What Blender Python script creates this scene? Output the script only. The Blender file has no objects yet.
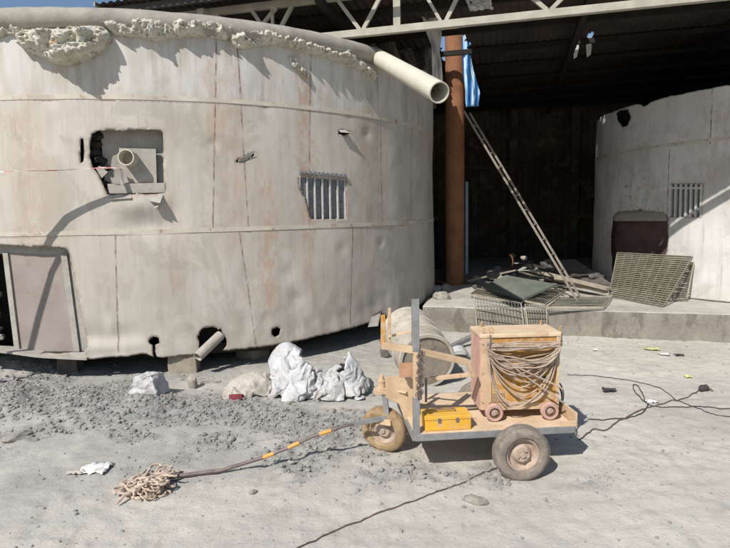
import bpy, bmesh, math, random
import numpy as np
from mathutils import Vector, Matrix, noise
random.seed(7)
sc = bpy.context.scene
COL = sc.collection
V = Vector
# ------------------------------------------------------------------ camera
F, PITCH, ROLL, EYE = 558.2, .1122, -.0191, 1.75
cp, sp = math.cos(PITCH), math.sin(PITCH)
fwd = V((0, cp, -sp)); up0 = V((0, sp, cp)); rt0 = V((1, 0, 0))
RT = math.cos(ROLL)*rt0 + math.sin(ROLL)*up0
UP = -math.sin(ROLL)*rt0 + math.cos(ROLL)*up0
cd = bpy.data.cameras.new('camera'); cam = bpy.data.objects.new('camera', cd); COL.objects.link(cam)
cam.matrix_world = Matrix(((RT.x, UP.x, -fwd.x, 0), (RT.y, UP.y, -fwd.y, 0), (RT.z, UP.z, -fwd.z, EYE), (0, 0, 0, 1)))
cd.sensor_width = 36; cd.lens = F/730*36; cd.clip_end = 2000; cd.clip_start = .05
sc.camera = cam
EY = V((0, 0, EYE))
def ray(x, y): return RT*(x-365)+UP*(274-y)+fwd*F
def gp(x, y, z=0.):                       # a point at height z
    r = ray(x, y); return EY + r*((z-EYE)/r.z)
def at(x, y, Y):                          # a point at distance Y
    r = ray(x, y); return EY + r*(Y/r.y)
PSI = .2595
U2 = V((math.cos(PSI), -math.sin(PSI), 0)); N2 = V((math.sin(PSI), math.cos(PSI), 0))
def B(u, v, z): return U2*u + N2*v + V((0, 0, z))       # shed coordinates
def atv(x, y, v):
    r = ray(x, y); return EY + r*(v/(r.x*N2.x+r.y*N2.y))
def uof(P): return P.x*U2.x+P.y*U2.y
# ------------------------------------------------------------------ limp bags: closed cloth bags dropped over lumps, settled before anything else exists
def drape_bags():
    made = []; out = {}
    def add(vs, fs):
        me = bpy.data.meshes.new('drop'); me.from_pydata([tuple(v_) for v_ in vs], [], fs); o = bpy.data.objects.new('drop', me); COL.objects.link(o); made.append(o); return o
    def collide(o, th):
        o.modifiers.new('collide', 'COLLISION'); o.collision.thickness_outer = th; o.collision.cloth_friction = 25
    k = 16; collide(add([((i-k/2)*.16, (j-k/2)*.16, 0) for i in range(k+1) for j in range(k+1)], [(i*(k+1)+j, (i+1)*(k+1)+j, (i+1)*(k+1)+j+1, i*(k+1)+j+1) for i in range(k) for j in range(k)]), .006)
    for c, r, q in (((-.17, .12, .12), .13, (.95, .8, 2.3)), ((-.10, .04, .02), .16, (1.2, .9, 1.1)), ((.28, .08, .0), .15, (1.3, .8, .9)), ((-.50, 0, 0), .16, (1.1, .8, .95)), ((.02, 0, -.02), .17, (1.5, .8, .95)), ((.43, .06, .07), .11, (.9, .8, 2.0)), ((.18, .14, .04), .15, (1.2, .8, .9))):
        bm = bmesh.new(); bmesh.ops.create_icosphere(bm, subdivisions=3, radius=r); vs = [V((v_.co.x*q[0], v_.co.y*q[1], v_.co.z*q[2]))+V(c) for v_ in bm.verts]; fs = [tuple(v_.index for v_ in f.verts) for f in bm.faces]; bm.free(); collide(add(vs, fs), .008)
    def drop(key, w_, h_, nx_, ny_, th, M, seed, pressure, frames):
        vs = []; idx = {}; fs = []
        def g_(i, j, s_):
            k_ = (i, j, 0 if i in (0, nx_) or j in (0, ny_) else s_)
            if k_ not in idx:
                u, v_ = i/nx_, j/ny_; e = min(1, 6*u*(1-u))*min(1, 6*v_*(1-v_)); idx[k_] = len(vs); vs.append(V(((u-.5)*w_, (v_-.5)*h_, k_[2]*th*e**.5)))
            return idx[k_]
        for i in range(nx_):
            for j in range(ny_):
                fs.append((g_(i, j, 1), g_(i+1, j, 1), g_(i+1, j+1, 1), g_(i, j+1, 1))); fs.append((g_(i, j, -1), g_(i, j+1, -1), g_(i+1, j+1, -1), g_(i+1, j, -1)))
        vs = [M @ v_ for v_ in vs]; vs = [v_+noise.noise_vector(v_*9+V((seed*3, 0, 0)))*.03+noise.noise_vector(v_*22+V((0, seed, 0)))*.012 for v_ in vs]
        o = add(vs, fs); m = o.modifiers.new('cloth', 'CLOTH'); q = m.settings; q.quality = 6; q.mass = .15; q.bending_stiffness = .12; q.tension_stiffness = 20
        q.compression_stiffness = 20; q.shear_stiffness = 8; q.tension_damping = 8; q.air_damping = 2; q.use_pressure = True; q.uniform_pressure_force = pressure
        c = m.collision_settings; c.collision_quality = 3; c.distance_min = .006; c.use_self_collision = True; c.self_distance_min = .004
        m.point_cache.frame_end = frames+2
        for f in range(1, frames+1): sc.frame_set(f)
        P_ = [v_.co.copy() for v_ in o.evaluated_get(bpy.context.evaluated_depsgraph_get()).data.vertices]; out[key] = (P_, fs)
        made.remove(o); bpy.data.objects.remove(o); collide(add(P_, fs), .008); sc.frame_set(1)
    Rt = lambda a, x: Matrix.Rotation(math.radians(a), 4, x); Tr = lambda *a: Matrix.Translation(a)
    drop('a', .56, .50, 34, 30, .03, Tr(-.52, 0, .26) @ Rt(10, 'Z') @ Rt(8, 'Y'), 1, .3, 50)
    drop('b', .56, .50, 32, 28, .03, Tr(.18, .12, .33) @ Rt(-20, 'Z') @ Rt(-6, 'Y'), 2, .2, 50)
    drop('c', .46, .84, 28, 50, .03, Tr(-.17, .06, .62) @ Rt(24, 'X') @ Rt(8, 'Z'), 3, .3, 52)
    drop('d', .42, .66, 28, 42, .03, Tr(.42, .02, .44) @ Rt(20, 'X') @ Rt(-8, 'Z'), 4, .3, 48)
    drop('e', .78, .52, 46, 31, .02, Tr(.10, -.07, .50) @ Rt(4, 'Z') @ Rt(24, 'X') @ Rt(14, 'Y'), 5, .15, 50)
    for o in made: bpy.data.objects.remove(o)
    return out
DRAPED = drape_bags()
# ------------------------------------------------------------------ object helpers
def tag(o, label=None, cat=None, group=None, kind=None):
    if label: o['label'] = label
    if cat: o['category'] = cat
    if group: o['group'] = group
    if kind: o['kind'] = kind
    return o
def thing(name, loc, label, cat, group=None):
    o = bpy.data.objects.new(name, None); o.empty_display_size = .1; COL.objects.link(o); o.location = loc
    return tag(o, label, cat, group)
def origin(o):
    l = V((0, 0, 0))
    while o: l = l + o.location; o = o.parent
    return l
def copy_tree(o, parent=None):
    c = o.copy(); COL.objects.link(c); c.parent = parent
    for ch in list(o.children): copy_tree(ch, c)
    return c
class MB:
    def __init__(s): s.v = []; s.f = []
    def add(s, vs, fs):
        n = len(s.v); s.v += [V(p) for p in vs]; s.f += [tuple(i+n for i in f) for f in fs]; return s
    def boxax(s, c, X, Y, Z):             # centre and three half-axis vectors
        c = V(c); p = [c+X*a+Y*b+Z*d for d in (-1, 1) for b in (-1, 1) for a in (-1, 1)]
        return s.add(p, [(0,2,3,1),(4,5,7,6),(0,1,5,4),(2,6,7,3),(0,4,6,2),(1,3,7,5)])
    def bar(s, p0, p1, w, h, side=None):  # rectangular bar; w across 'side', h the other way
        p0 = V(p0); p1 = V(p1); d = (p1-p0); L = d.length; d.normalize()
        side = V(side) if side is not None else d.cross(V((0, 0, 1)))
        if side.length < 1e-4: side = V((1, 0, 0))
        side = (side-d*side.dot(d)).normalized(); t = side.cross(d)
        return s.boxax((p0+p1)/2, d*(L/2), side*(w/2), t*(h/2))
    def tube(s, pts, r, n=8, caps=True):
        pts = [V(p) for p in pts]; rr = r if isinstance(r, (list, tuple)) else [r]*len(pts)
        base = len(s.v); prev = None
        for i, p in enumerate(pts):
            d = (pts[min(i+1, len(pts)-1)]-pts[max(i-1, 0)]).normalized()
            if prev is None:
                a = d.cross(V((0, 0, 1)));  a = a if a.length > .1 else d.cross(V((1, 0, 0)))
            else: a = prev-d*prev.dot(d)
            a.normalize(); prev = a; b = d.cross(a)
            for k in range(n):
                t = 2*math.pi*k/n; s.v.append(p+(a*math.cos(t)+b*math.sin(t))*rr[i])
        for i in range(len(pts)-1):
            for k in range(n):
                k2 = (k+1) % n
                s.f.append((base+i*n+k, base+i*n+k2, base+(i+1)*n+k2, base+(i+1)*n+k))
        if caps:
            s.f.append(tuple(base+k for k in range(n))[::-1]); s.f.append(tuple(base+(len(pts)-1)*n+k for k in range(n)))
        return s
    def lathe(s, c, ax, prof, n=40, wob=0):      # prof: (distance along axis, radius)
        c = V(c); ax = V(ax).normalized(); a = ax.cross(V((0, 0, 1)))
        a = a.normalized() if a.length > .05 else V((1, 0, 0)); b = ax.cross(a); base = len(s.v)
        for (h, r) in prof:
            for k in range(n):
                t = 2*math.pi*k/n; q = r*(1+wob*noise.noise(V((math.cos(t)*2, math.sin(t)*2, h*9))))
                s.v.append(c+ax*h+(a*math.cos(t)+b*math.sin(t))*q)
        for i in range(len(prof)-1):
            for k in range(n):
                k2 = (k+1) % n; s.f.append((base+i*n+k, base+i*n+k2, base+(i+1)*n+k2, base+(i+1)*n+k))
        return s
    def prism(s, pts, off):
        pts = [V(p) for p in pts]; off = V(off); n = len(pts)
        fs = [tuple(range(n))[::-1], tuple(range(n, 2*n))]+[(i, (i+1) % n, (i+1) % n+n, i+n) for i in range(n)]
        return s.add(pts+[p+off for p in pts], fs)
    def build(s, name, m, parent=None, smooth=False, bevel=0, label=None, rough=0):
        me = bpy.data.meshes.new(name)
        vs = s.v
        if rough:
            vs = [p+noise.noise_vector(p*14)*rough for p in vs]
        if parent is not None:
            l = origin(parent); vs = [p-l for p in vs]; loc = V((0, 0, 0))
        else:
            loc = V((sum(p.x for p in vs)/len(vs), sum(p.y for p in vs)/len(vs), min(p.z for p in vs))); vs = [p-loc for p in vs]
        me.from_pydata([tuple(p) for p in vs], [], s.f); me.materials.append(m)
        bm = bmesh.new(); bm.from_mesh(me); bmesh.ops.recalc_face_normals(bm, faces=bm.faces); bm.to_mesh(me); bm.free()
        if smooth:
            for p in me.polygons: p.use_smooth = True
            me.set_sharp_from_angle(angle=math.radians(smooth if smooth is not True else 40))
        o = bpy.data.objects.new(name, me); COL.objects.link(o); o.location = loc; o.parent = parent
        if bevel:
            b = o.modifiers.new('bevel', 'BEVEL'); b.width = bevel; b.segments = 2; b.limit_method = 'ANGLE'
        if label: o['label'] = label
        return o
# ------------------------------------------------------------------ materials
def rgb(*c): return (*c, 1)
def srgb(r, g, b):
    f = lambda c: ((c/255+.055)/1.055)**2.4 if c > 10 else c/255/12.92
    return (f(r), f(g), f(b), 1)
class NT:
    def __init__(s, name):
        s.m = bpy.data.materials.new(name); s.m.use_nodes = True; s.t = s.m.node_tree; s.n = s.t.nodes; s.l = s.t.links
        s.b = s.n['Principled BSDF']; s.tc = s.n.new('ShaderNodeTexCoord')
    def map(s, scale=(1, 1, 1), src='Object', rot=(0, 0, 0), loc=(0, 0, 0)):
        m = s.n.new('ShaderNodeMapping'); m.inputs['Scale'].default_value = scale; m.inputs['Rotation'].default_value = rot
        m.inputs['Location'].default_value = loc
        s.l.new(s.tc.outputs[src], m.inputs['Vector']); return m.outputs[0]
    def noise(s, vec, scale, detail=6, rough=.6, dist=0):
        n = s.n.new('ShaderNodeTexNoise'); n.inputs['Scale'].default_value = scale; n.inputs['Detail'].default_value = detail
        n.inputs['Roughness'].default_value = rough; n.inputs['Distortion'].default_value = dist
        s.l.new(vec, n.inputs['Vector']); return n.outputs['Fac']
    def ramp(s, fac, stops):
        r = s.n.new('ShaderNodeValToRGB'); e = r.color_ramp.elements
        while len(e) < len(stops): e.new(.5)
        for i, (p, c) in enumerate(stops):
            e[i].position = p; e[i].color = c if isinstance(c, tuple) else (c, c, c, 1)
        s.l.new(fac, r.inputs[0]); return r.outputs[0]
    def mix(s, fac, a, b, mode='MIX'):
        m = s.n.new('ShaderNodeMix'); m.data_type = 'RGBA'; m.blend_type = mode
        for k, x in ((0, fac), (6, a), (7, b)):
            if hasattr(x, 'is_linked'): s.l.new(x, m.inputs[k])
            else: m.inputs[k].default_value = x
        return m.outputs[2]
    def math(s, op, a, b=0.):
        m = s.n.new('ShaderNodeMath'); m.operation = op
        for k, x in ((0, a), (1, b)):
            if hasattr(x, 'is_linked'): s.l.new(x, m.inputs[k])
            else: m.inputs[k].default_value = x
        return m.outputs[0]
    def bump(s, h, strength=.3, dist=.01, prev=None):
        b = s.n.new('ShaderNodeBump'); b.inputs['Strength'].default_value = strength; b.inputs['Distance'].default_value = dist
        s.l.new(h, b.inputs['Height'])
        if prev: s.l.new(prev, b.inputs['Normal'])
        return b.outputs[0]
    def attr(s, name):
        a = s.n.new('ShaderNodeAttribute'); a.attribute_name = name; return a.outputs['Fac']
    def done(s, col, rough=.9, nor=None, metal=0, spec=.3):
        if hasattr(col, 'is_linked'): s.l.new(col, s.b.inputs['Base Color'])
        else: s.b.inputs['Base Color'].default_value = col
        if hasattr(rough, 'is_linked'): s.l.new(rough, s.b.inputs['Roughness'])
        else: s.b.inputs['Roughness'].default_value = rough
        s.b.inputs['Metallic'].default_value = metal; s.b.inputs['Specular IOR Level'].default_value = spec
        if nor: s.l.new(nor, s.b.inputs['Normal'])
        return s.m
def simple(name, c1, c2, scale=6, rough=.85, bump=.25, bd=.006, metal=0, c3=None, thr=.62, lo=.35, hi=.65):
    t = NT(name); v = t.map()
    n1 = t.noise(v, scale, 8, .65); col = t.ramp(n1, [(lo, c1), (hi, c2)])
    if c3:
        n2 = t.noise(v, scale*2.7, 8, .7); col = t.mix(t.ramp(n2, [(thr-.06, 0.), (thr+.06, 1.)]), col, c3)
    n3 = t.noise(v, scale*9, 6, .7)
    return t.done(col, rough, t.bump(n3, bump, bd), metal)
dust = srgb(178, 168, 152)
m_tan = simple('dusty_tan_paint', srgb(206, 180, 148), srgb(184, 156, 126), 7, .95, .35, c3=srgb(168, 136, 108), thr=.62)
m_tan_deck = simple('dusty_deck', srgb(214, 190, 160), srgb(194, 168, 138), 5, .97, .4, c3=srgb(176, 146, 118), thr=.61)
m_grey_steel = simple('grey_steel', srgb(146, 145, 144), srgb(122, 121, 121), 14, .55, .2, metal=.2, c3=srgb(150, 128, 108), thr=.66)
m_tyre = simple('dusty_tyre', srgb(112, 104, 96), srgb(146, 134, 122), 22, .95, .5, .004)
m_tyre_tan = simple('tan_tyre', srgb(136, 114, 84), srgb(170, 146, 114), 8, .9, .4, .004, c3=srgb(112, 90, 62), thr=.6)
m_rim = simple('dusty_rim', srgb(182, 164, 148), srgb(156, 134, 118), 20, .9, .3)
m_smallwheel = simple('pink_dusty_wheel', srgb(188, 156, 142), srgb(170, 136, 122), 22, .95, .3)
m_rimdark = simple('rim_recess', srgb(98, 74, 58), srgb(128, 98, 80), 20, .9, .3)
m_yellow = simple('yellow_paint', srgb(222, 170, 58), srgb(208, 154, 48), 9, .75, .25, c3=srgb(196, 164, 112), thr=.56)
m_orange = simple('orange_paint_dusty', srgb(192, 142, 72), srgb(172, 122, 60), 6, .88, .3, c3=srgb(190, 160, 124), thr=.53)
m_cable_dust = simple('dusty_cable', srgb(186, 168, 150), srgb(150, 130, 114), 9, .95, .3, c3=srgb(118, 98, 84), thr=.6)
m_black = simple('black_rubber', srgb(58, 55, 54), srgb(78, 73, 70), 20, .8, .2)
m_brown_cable = simple('brown_cable', srgb(112, 92, 80), srgb(90, 74, 66), 20, .9, .2)
m_rope = simple('mop_rope', srgb(204, 186, 168), srgb(176, 156, 138), 12, .98, .6, .004)
m_rod = simple('tow_bar_steel', srgb(132, 118, 112), srgb(104, 92, 88), 18, .5, .2, metal=.3)
m_orangeband = simple('orange_band', srgb(218, 166, 92), srgb(206, 146, 70), 18, .8, .2, c3=srgb(180, 150, 120), thr=.58)
m_rust = simple('rust_column', srgb(150, 104, 74), srgb(124, 84, 60), 3, .85, .3, c3=srgb(144, 112, 92), thr=.62)
m_cream = simple('cream_truss_paint', srgb(172, 168, 154), srgb(152, 147, 134), 5, .7, .2, c3=srgb(140, 118, 92), thr=.68)
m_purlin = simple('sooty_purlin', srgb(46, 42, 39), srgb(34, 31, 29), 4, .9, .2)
m_pipe = simple('cream_pipe_paint', srgb(200, 195, 178), srgb(186, 180, 164), 3, .7, .15, c3=srgb(180, 160, 130), thr=.68)
m_pipedust = simple('pipe_thick_dust', srgb(164, 158, 148), srgb(138, 132, 123), 5, 1, .5, .01)
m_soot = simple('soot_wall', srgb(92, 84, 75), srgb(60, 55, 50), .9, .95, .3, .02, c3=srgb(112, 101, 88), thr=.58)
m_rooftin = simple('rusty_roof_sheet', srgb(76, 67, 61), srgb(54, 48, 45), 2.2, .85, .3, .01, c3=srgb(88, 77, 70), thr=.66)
m_steeldark = simple('dark_steel', srgb(84, 78, 74), srgb(64, 60, 58), 5, .8, .2)
m_white_sheet = simple('white_sheet', srgb(208, 206, 204), srgb(184, 180, 174), 4, .8, .3, c3=srgb(150, 144, 136), thr=.64)
m_chunk = simple('broken_concrete', srgb(180, 172, 158), srgb(146, 138, 126), 12, 1, .8, .01)
m_block = simple('tan_block', srgb(162, 152, 136), srgb(138, 128, 112), 10, 1, .5, .01)
def sackmat(name, c1, c2, c3):
    t = NT(name); v = t.map(); col = t.ramp(t.noise(v, 7, 8, .65), [(.36, c2), (.6, c1)])
    col = t.mix(t.ramp(t.noise(v, 4, 8, .75), [(.5, 0.), (.62, .8)]), col, c3)
    col = t.mix(t.ramp(t.noise(v, 30, 6, .8), [(.6, 0.), (.68, .5)]), col, c3)
    return t.done(col, .6, t.bump(t.noise(v, 90, 4, .7), .25, .003), spec=.35)
m_sack = sackmat('white_woven_sack', srgb(190, 190, 191), srgb(168, 165, 161), srgb(138, 131, 121))
m_sackgrey = sackmat('grey_woven_sack', srgb(184, 177, 167), srgb(164, 156, 146), srgb(136, 128, 118))
m_drum = simple('dusty_drum', srgb(186, 178, 164), srgb(156, 148, 134), 6, .9, .4, c3=srgb(126, 112, 98), thr=.64)
m_drumface = simple('drum_end', srgb(146, 136, 124), srgb(118, 108, 98), 7, .9, .4, c3=srgb(156, 132, 110), thr=.6)
m_red = simple('red_rag', srgb(128, 58, 62), srgb(98, 44, 48), 14, .9, .4)
m_greenboard = simple('green_grey_board', srgb(116, 120, 108), srgb(94, 100, 90), 4, .9, .2, c3=srgb(140, 134, 120), thr=.64)
m_plank = simple('pale_plank', srgb(176, 166, 148), srgb(146, 136, 120), 9, .9, .3)
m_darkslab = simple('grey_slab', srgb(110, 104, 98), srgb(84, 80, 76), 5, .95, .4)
m_grate = simple('grating_steel', srgb(128, 124, 110), srgb(104, 100, 90), 12, .7, .3, metal=.1, c3=srgb(146, 122, 98), thr=.64)
m_gratedark = simple('green_grating_steel', srgb(134, 129, 112), srgb(110, 107, 93), 12, .7, .3, metal=.1, c3=srgb(136, 120, 100), thr=.64)
m_ladder = simple('ladder_metal', srgb(146, 136, 124), srgb(116, 107, 97), 12, .7, .2)
m_stone = simple('stone', srgb(164, 158, 147), srgb(134, 129, 120), 14, 1, .6, .008)
m_pebble = simple('pebbles', srgb(156, 153, 147), srgb(124, 122, 117), 5, 1, .5, .006)
m_scrapblack = simple('black_scrap', srgb(52, 50, 48), srgb(70, 66, 62), 14, .8, .4)
m_paper = simple('white_litter', srgb(226, 224, 220), srgb(206, 202, 196), 10, .8, .3)
m_limepaper = simple('lime_litter', srgb(200, 202, 140), srgb(186, 188, 128), 10, .8, .3)
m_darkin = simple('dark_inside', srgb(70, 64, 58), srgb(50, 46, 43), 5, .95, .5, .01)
m_panel = simple('hatch_panel', srgb(172, 166, 157), srgb(152, 146, 137), 8, .9, .3, c3=srgb(150, 132, 116), thr=.64)
m_doorred = simple('red_oxide_door', srgb(154, 144, 137), srgb(142, 129, 122), 2.5, .9, .25, c3=srgb(136, 118, 108), thr=.64)
m_doordark = simple('dark_red_door', srgb(104, 84, 80), srgb(86, 68, 66), 3.5, .9, .25)
m_bars = simple('vent_bars', srgb(196, 192, 186), srgb(172, 168, 160), 12, .8, .2)
m_slot = simple('vent_slots', srgb(120, 123, 128), srgb(92, 95, 100), 20, .8, .2, c3=srgb(160, 150, 138), thr=.6)
m_sticker = simple('green_sticker', srgb(60, 92, 70), srgb(50, 80, 62), 20, .6, .1)
m_tapew = simple('tape_white', srgb(226, 216, 212), srgb(214, 200, 196), 20, .6, .1)
# crust: pale porous
t = NT('crust_refractory'); v = t.map()
c = t.ramp(t.noise(v, 5, 8, .7), [(.34, srgb(190, 185, 168)), (.58, srgb(218, 214, 200))])
c = t.mix(t.ramp(t.noise(v, 16, 8, .75), [(.52, 0.), (.62, 1.)]), c, srgb(158, 150, 130))
c = t.mix(t.ramp(t.noise(t.map((1, 1, 1), loc=(3, 1, 7)), 3.2, 6, .6), [(.66, 0.), (.7, 1.)]), c, srgb(170, 132, 92))
m_crust = t.done(c, 1, t.bump(t.noise(v, 40, 8, .8), .9, .02))
# blue tarp
t = NT('blue_tarp'); w = t.n.new('ShaderNodeTexWave'); w.inputs['Scale'].default_value = 2.6; w.inputs['Distortion'].default_value = 5
t.l.new(t.map((1, .2, .12), 'Object', (0, 0.12, 0)), w.inputs['Vector'])
m_tarp = t.done(t.ramp(w.outputs['Fac'], [(.25, srgb(34, 78, 130)), (.45, srgb(66, 132, 192)), (.66, srgb(96, 156, 208)), (.8, srgb(190, 210, 226))]), .5)  # dark blue end of the ramp paints the shade of folds
# tank walls: UV = metres along the wall and height
def tank_mat(name, base1, base2, dirt, pink, streaks, seams, soot=0, white=srgb(196, 194, 190)):
    t = NT(name); uv = t.map((1, 1, 1), 'UV')
    big = t.noise(uv, .9, 6, .6); col = t.ramp(big, [(.36, base1), (.64, base2)])
    vs = t.map((7, .55, 1), 'UV')                                  # rain streaks, long and thin
    col = t.mix(t.ramp(t.noise(vs, 1.6, 6, .6), [(.48, .0), (.74, .42)]), col, dirt)
    col = t.mix(t.ramp(t.noise(t.map((1.2, 1.0, 1), 'UV', loc=(9, 3, 0)), 1.3, 10, .72, .8), [(.5, 0.), (.56, .38)]), col, dirt)
    col = t.mix(t.math('MULTIPLY', t.ramp(t.noise(t.map((26, .7, 1), 'UV', loc=(2, 6, 0)), 1.1, 5, .65), [(.60, 0.), (.64, .42)]), t.ramp(t.noise(t.map((2, 1.1, 1), 'UV', loc=(4, 4, 0)), 1.4, 4, .6), [(.46, 0.), (.56, 1.)])), col, srgb(146, 128, 114))
    vs2 = t.map((22, .9, 1), 'UV', loc=(5, 2, 0))
    col = t.mix(t.ramp(t.noise(vs2, 1.2, 5, .6), [(.56, .0), (.74, .35)]), col, base2)
    sepn = t.n.new('ShaderNodeSeparateXYZ'); t.l.new(uv, sepn.inputs[0]); s_, z_ = sepn.outputs[0], sepn.outputs[1]
    topf = t.ramp(t.math('MULTIPLY', z_, .25), [(.7, 0.), (.76, 1.)])
    col = t.mix(t.math('MULTIPLY', topf, t.ramp(t.noise(t.map((5, .7, 1), 'UV', loc=(1, 8, 0)), 1.5, 6, .65), [(.42, 0.), (.6, .75)])), col, white)
    wob = t.math('MULTIPLY', t.math('SUBTRACT', t.noise(uv, 2.3, 5, .6), .5), .3)
    sw = t.math('ADD', s_, wob)
    for (s0, w0, amt, z0, z1) in streaks:                          # rust washes with their own shape
        d = t.math('ABSOLUTE', t.math('SUBTRACT', sw, s0))
        f = t.ramp(t.math('DIVIDE', d, w0), [(.25, 1.), (1., 0.)])
        zz = t.ramp(t.math('DIVIDE', t.math('SUBTRACT', z_, z0), z1-z0), [(0., 0.), (.12, 1.), (.8, 1.), (1., 0.)])
        patch = t.ramp(t.noise(t.map((5, 1.6, 1), 'UV', loc=(s0, 0, 0)), 2.6, 9, .75), [(.44, .05), (.54, 1.)])
        f = t.math('MULTIPLY', t.math('MULTIPLY', f, zz), t.math('MULTIPLY', patch, amt))
        col = t.mix(f, col, pink)
    thin = t.math('ADD', s_, t.math('MULTIPLY', t.math('SUBTRACT', t.noise(uv, 9, 3, .5), .5), .02))
    for (s0, z0, z1, sl) in seams:                                 # vertical plate joints, weld rust in them
        d = t.math('ABSOLUTE', t.math('SUBTRACT', t.math('ADD', thin, t.math('MULTIPLY', z_, sl)), s0))
        f = t.math('LESS_THAN', d, .009)
        f = t.math('MULTIPLY', f, t.math('MULTIPLY', t.math('GREATER_THAN', z_, z0), t.math('LESS_THAN', z_, z1)))
        f = t.math('MULTIPLY', f, t.ramp(t.noise(t.map((1, 3, 1), 'UV', loc=(s0, 0, 0)), 3, 4, .6), [(.36, .1), (.6, .85)]))
        col = t.mix(f, col, srgb(120, 96, 82))
    # chips and scuffs, more of them low down
    low = t.ramp(t.math('MULTIPLY', z_, .3), [(.1, 1.), (.32, .25)])
    chips = t.math('MULTIPLY', t.ramp(t.noise(uv, 15, 8, .75), [(.66, 0.), (.7, .6)]), low)
    col = t.mix(chips, col, srgb(112, 100, 90))
    if soot:
        sx = t.ramp(t.noise(uv, 1.7, 8, .75), [(.5, 0.), (.64, .85)]); sm = t.attr('soot')
        col = t.mix(t.math('MULTIPLY', sx, t.math('MULTIPLY', sm, .6)), col, srgb(70, 66, 62))
        col = t.mix(t.math('MULTIPLY', t.ramp(t.noise(uv, 9, 8, .8), [(.56, 0.), (.61, .85)]), t.math('MULTIPLY', sm, .9)), col, srgb(50, 46, 44))
    sc_ = t.attr('scorch'); ed = t.math('MULTIPLY', sc_, t.ramp(t.noise(uv, 11, 8, .75), [(.36, .25), (.56, 1.)]))
    col = t.mix(ed, col, srgb(104, 82, 68))
    h1 = t.bump(t.noise(t.map((1.2, .8, 1), 'UV'), 1.6, 3, .5), .35, .06)
    h2 = t.bump(t.noise(uv, 60, 6, .7), .18, .004, h1)
    return t.done(col, .82, h2)
# ------------------------------------------------------------------ world and sun
SD = V((.56, .86, -1)).normalized()        # the way the light travels
elev = math.asin(-SD.z); az = math.atan2(-SD.x, -SD.y)
w = bpy.data.worlds.new('World'); sc.world = w; w.use_nodes = True
bg = w.node_tree.nodes['Background']; sky = w.node_tree.nodes.new('ShaderNodeTexSky'); sky.sky_type = 'NISHITA'
sky.sun_disc = False; sky.sun_elevation = elev; sky.sun_rotation = az; sky.air_density = 1.2; sky.dust_density = .8; sky.ozone_density = 3.5
w.node_tree.links.new(sky.outputs[0], bg.inputs[0]); bg.inputs[1].default_value = .09
sl = bpy.data.lights.new('sun', 'SUN'); sl.energy = 4.6; sl.angle = math.radians(.5); sl.color = (1, .965, .915)
so = bpy.data.objects.new('sun', sl); COL.objects.link(so); so.rotation_euler = SD.to_track_quat('-Z', 'Y').to_euler(); so.location = (-5, -8, 10)
sc.view_settings.view_transform = 'Standard'; sc.view_settings.look = 'None'; sc.view_settings.exposure = .17; sc.view_settings.gamma = 1
# ------------------------------------------------------------------ ground
def sstep(a, b, x):
    if a > b: return 1-sstep(b, a, x)
    t_ = min(1, max(0, (x-a)/(b-a))); return t_*t_*(3-2*t_)
RIDGE = [gp(-60, 396), gp(60, 408), gp(170, 414), gp(260, 422), gp(335, 434)]
RIDGE = [(p.x, p.y) for p in RIDGE]
def ridge_d(x, y):
    best = 9; k = 0
    for i in range(len(RIDGE)-1):
        ax, ay = RIDGE[i]; bx, by = RIDGE[i+1]; dx, dy = bx-ax, by-ay
        t_ = max(0, min(1, ((x-ax)*dx+(y-ay)*dy)/(dx*dx+dy*dy)))
        d = math.hypot(x-ax-t_*dx, y-ay-t_*dy)
        if d < best: best = d; k = i+t_
    return best, k
DOORP = gp(5, 372)
RUTS = [(1.1, 3.62, 5.5, 4.3, .055, .007), (1.0, 4.6, 5.5, 5.35, .055, .007), (-2.6, 1.9, 5.6, 3.1, .085, .009), (-3.2, 2.95, 3.2, 2.0, .09, .008), (.2, 2.0, 5.6, 2.7, .08, .007), (1.9, 1.9, 4.2, 7.6, .08, .006)]
def gravel_mask(x, y):
    d, k = ridge_d(x, y)
    wd = .50*(1-.10*k)+.22*noise.noise(V((x*1.3, y*1.3, 4)))
    m = 1-sstep(wd*.5, wd*1.35, d)
    if x < .6 and y > 3.3:
        m = max(m, .8*sstep(.02, .42, noise.fractal(V((x*1.5+2, y*1.9, 6)), 1, 2, 4)+.22)*sstep(.6, -.4, x)*(1-sstep(.7, 1.25, d)))
    m = max(m, .75*(1-sstep(.2, .6, math.hypot((x-.75)/2.2, (y-3.55)*1.4)))*sstep(-.1, .35, noise.noise(V((x*2.4, y*2.4, 9)))))
    return m
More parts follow.
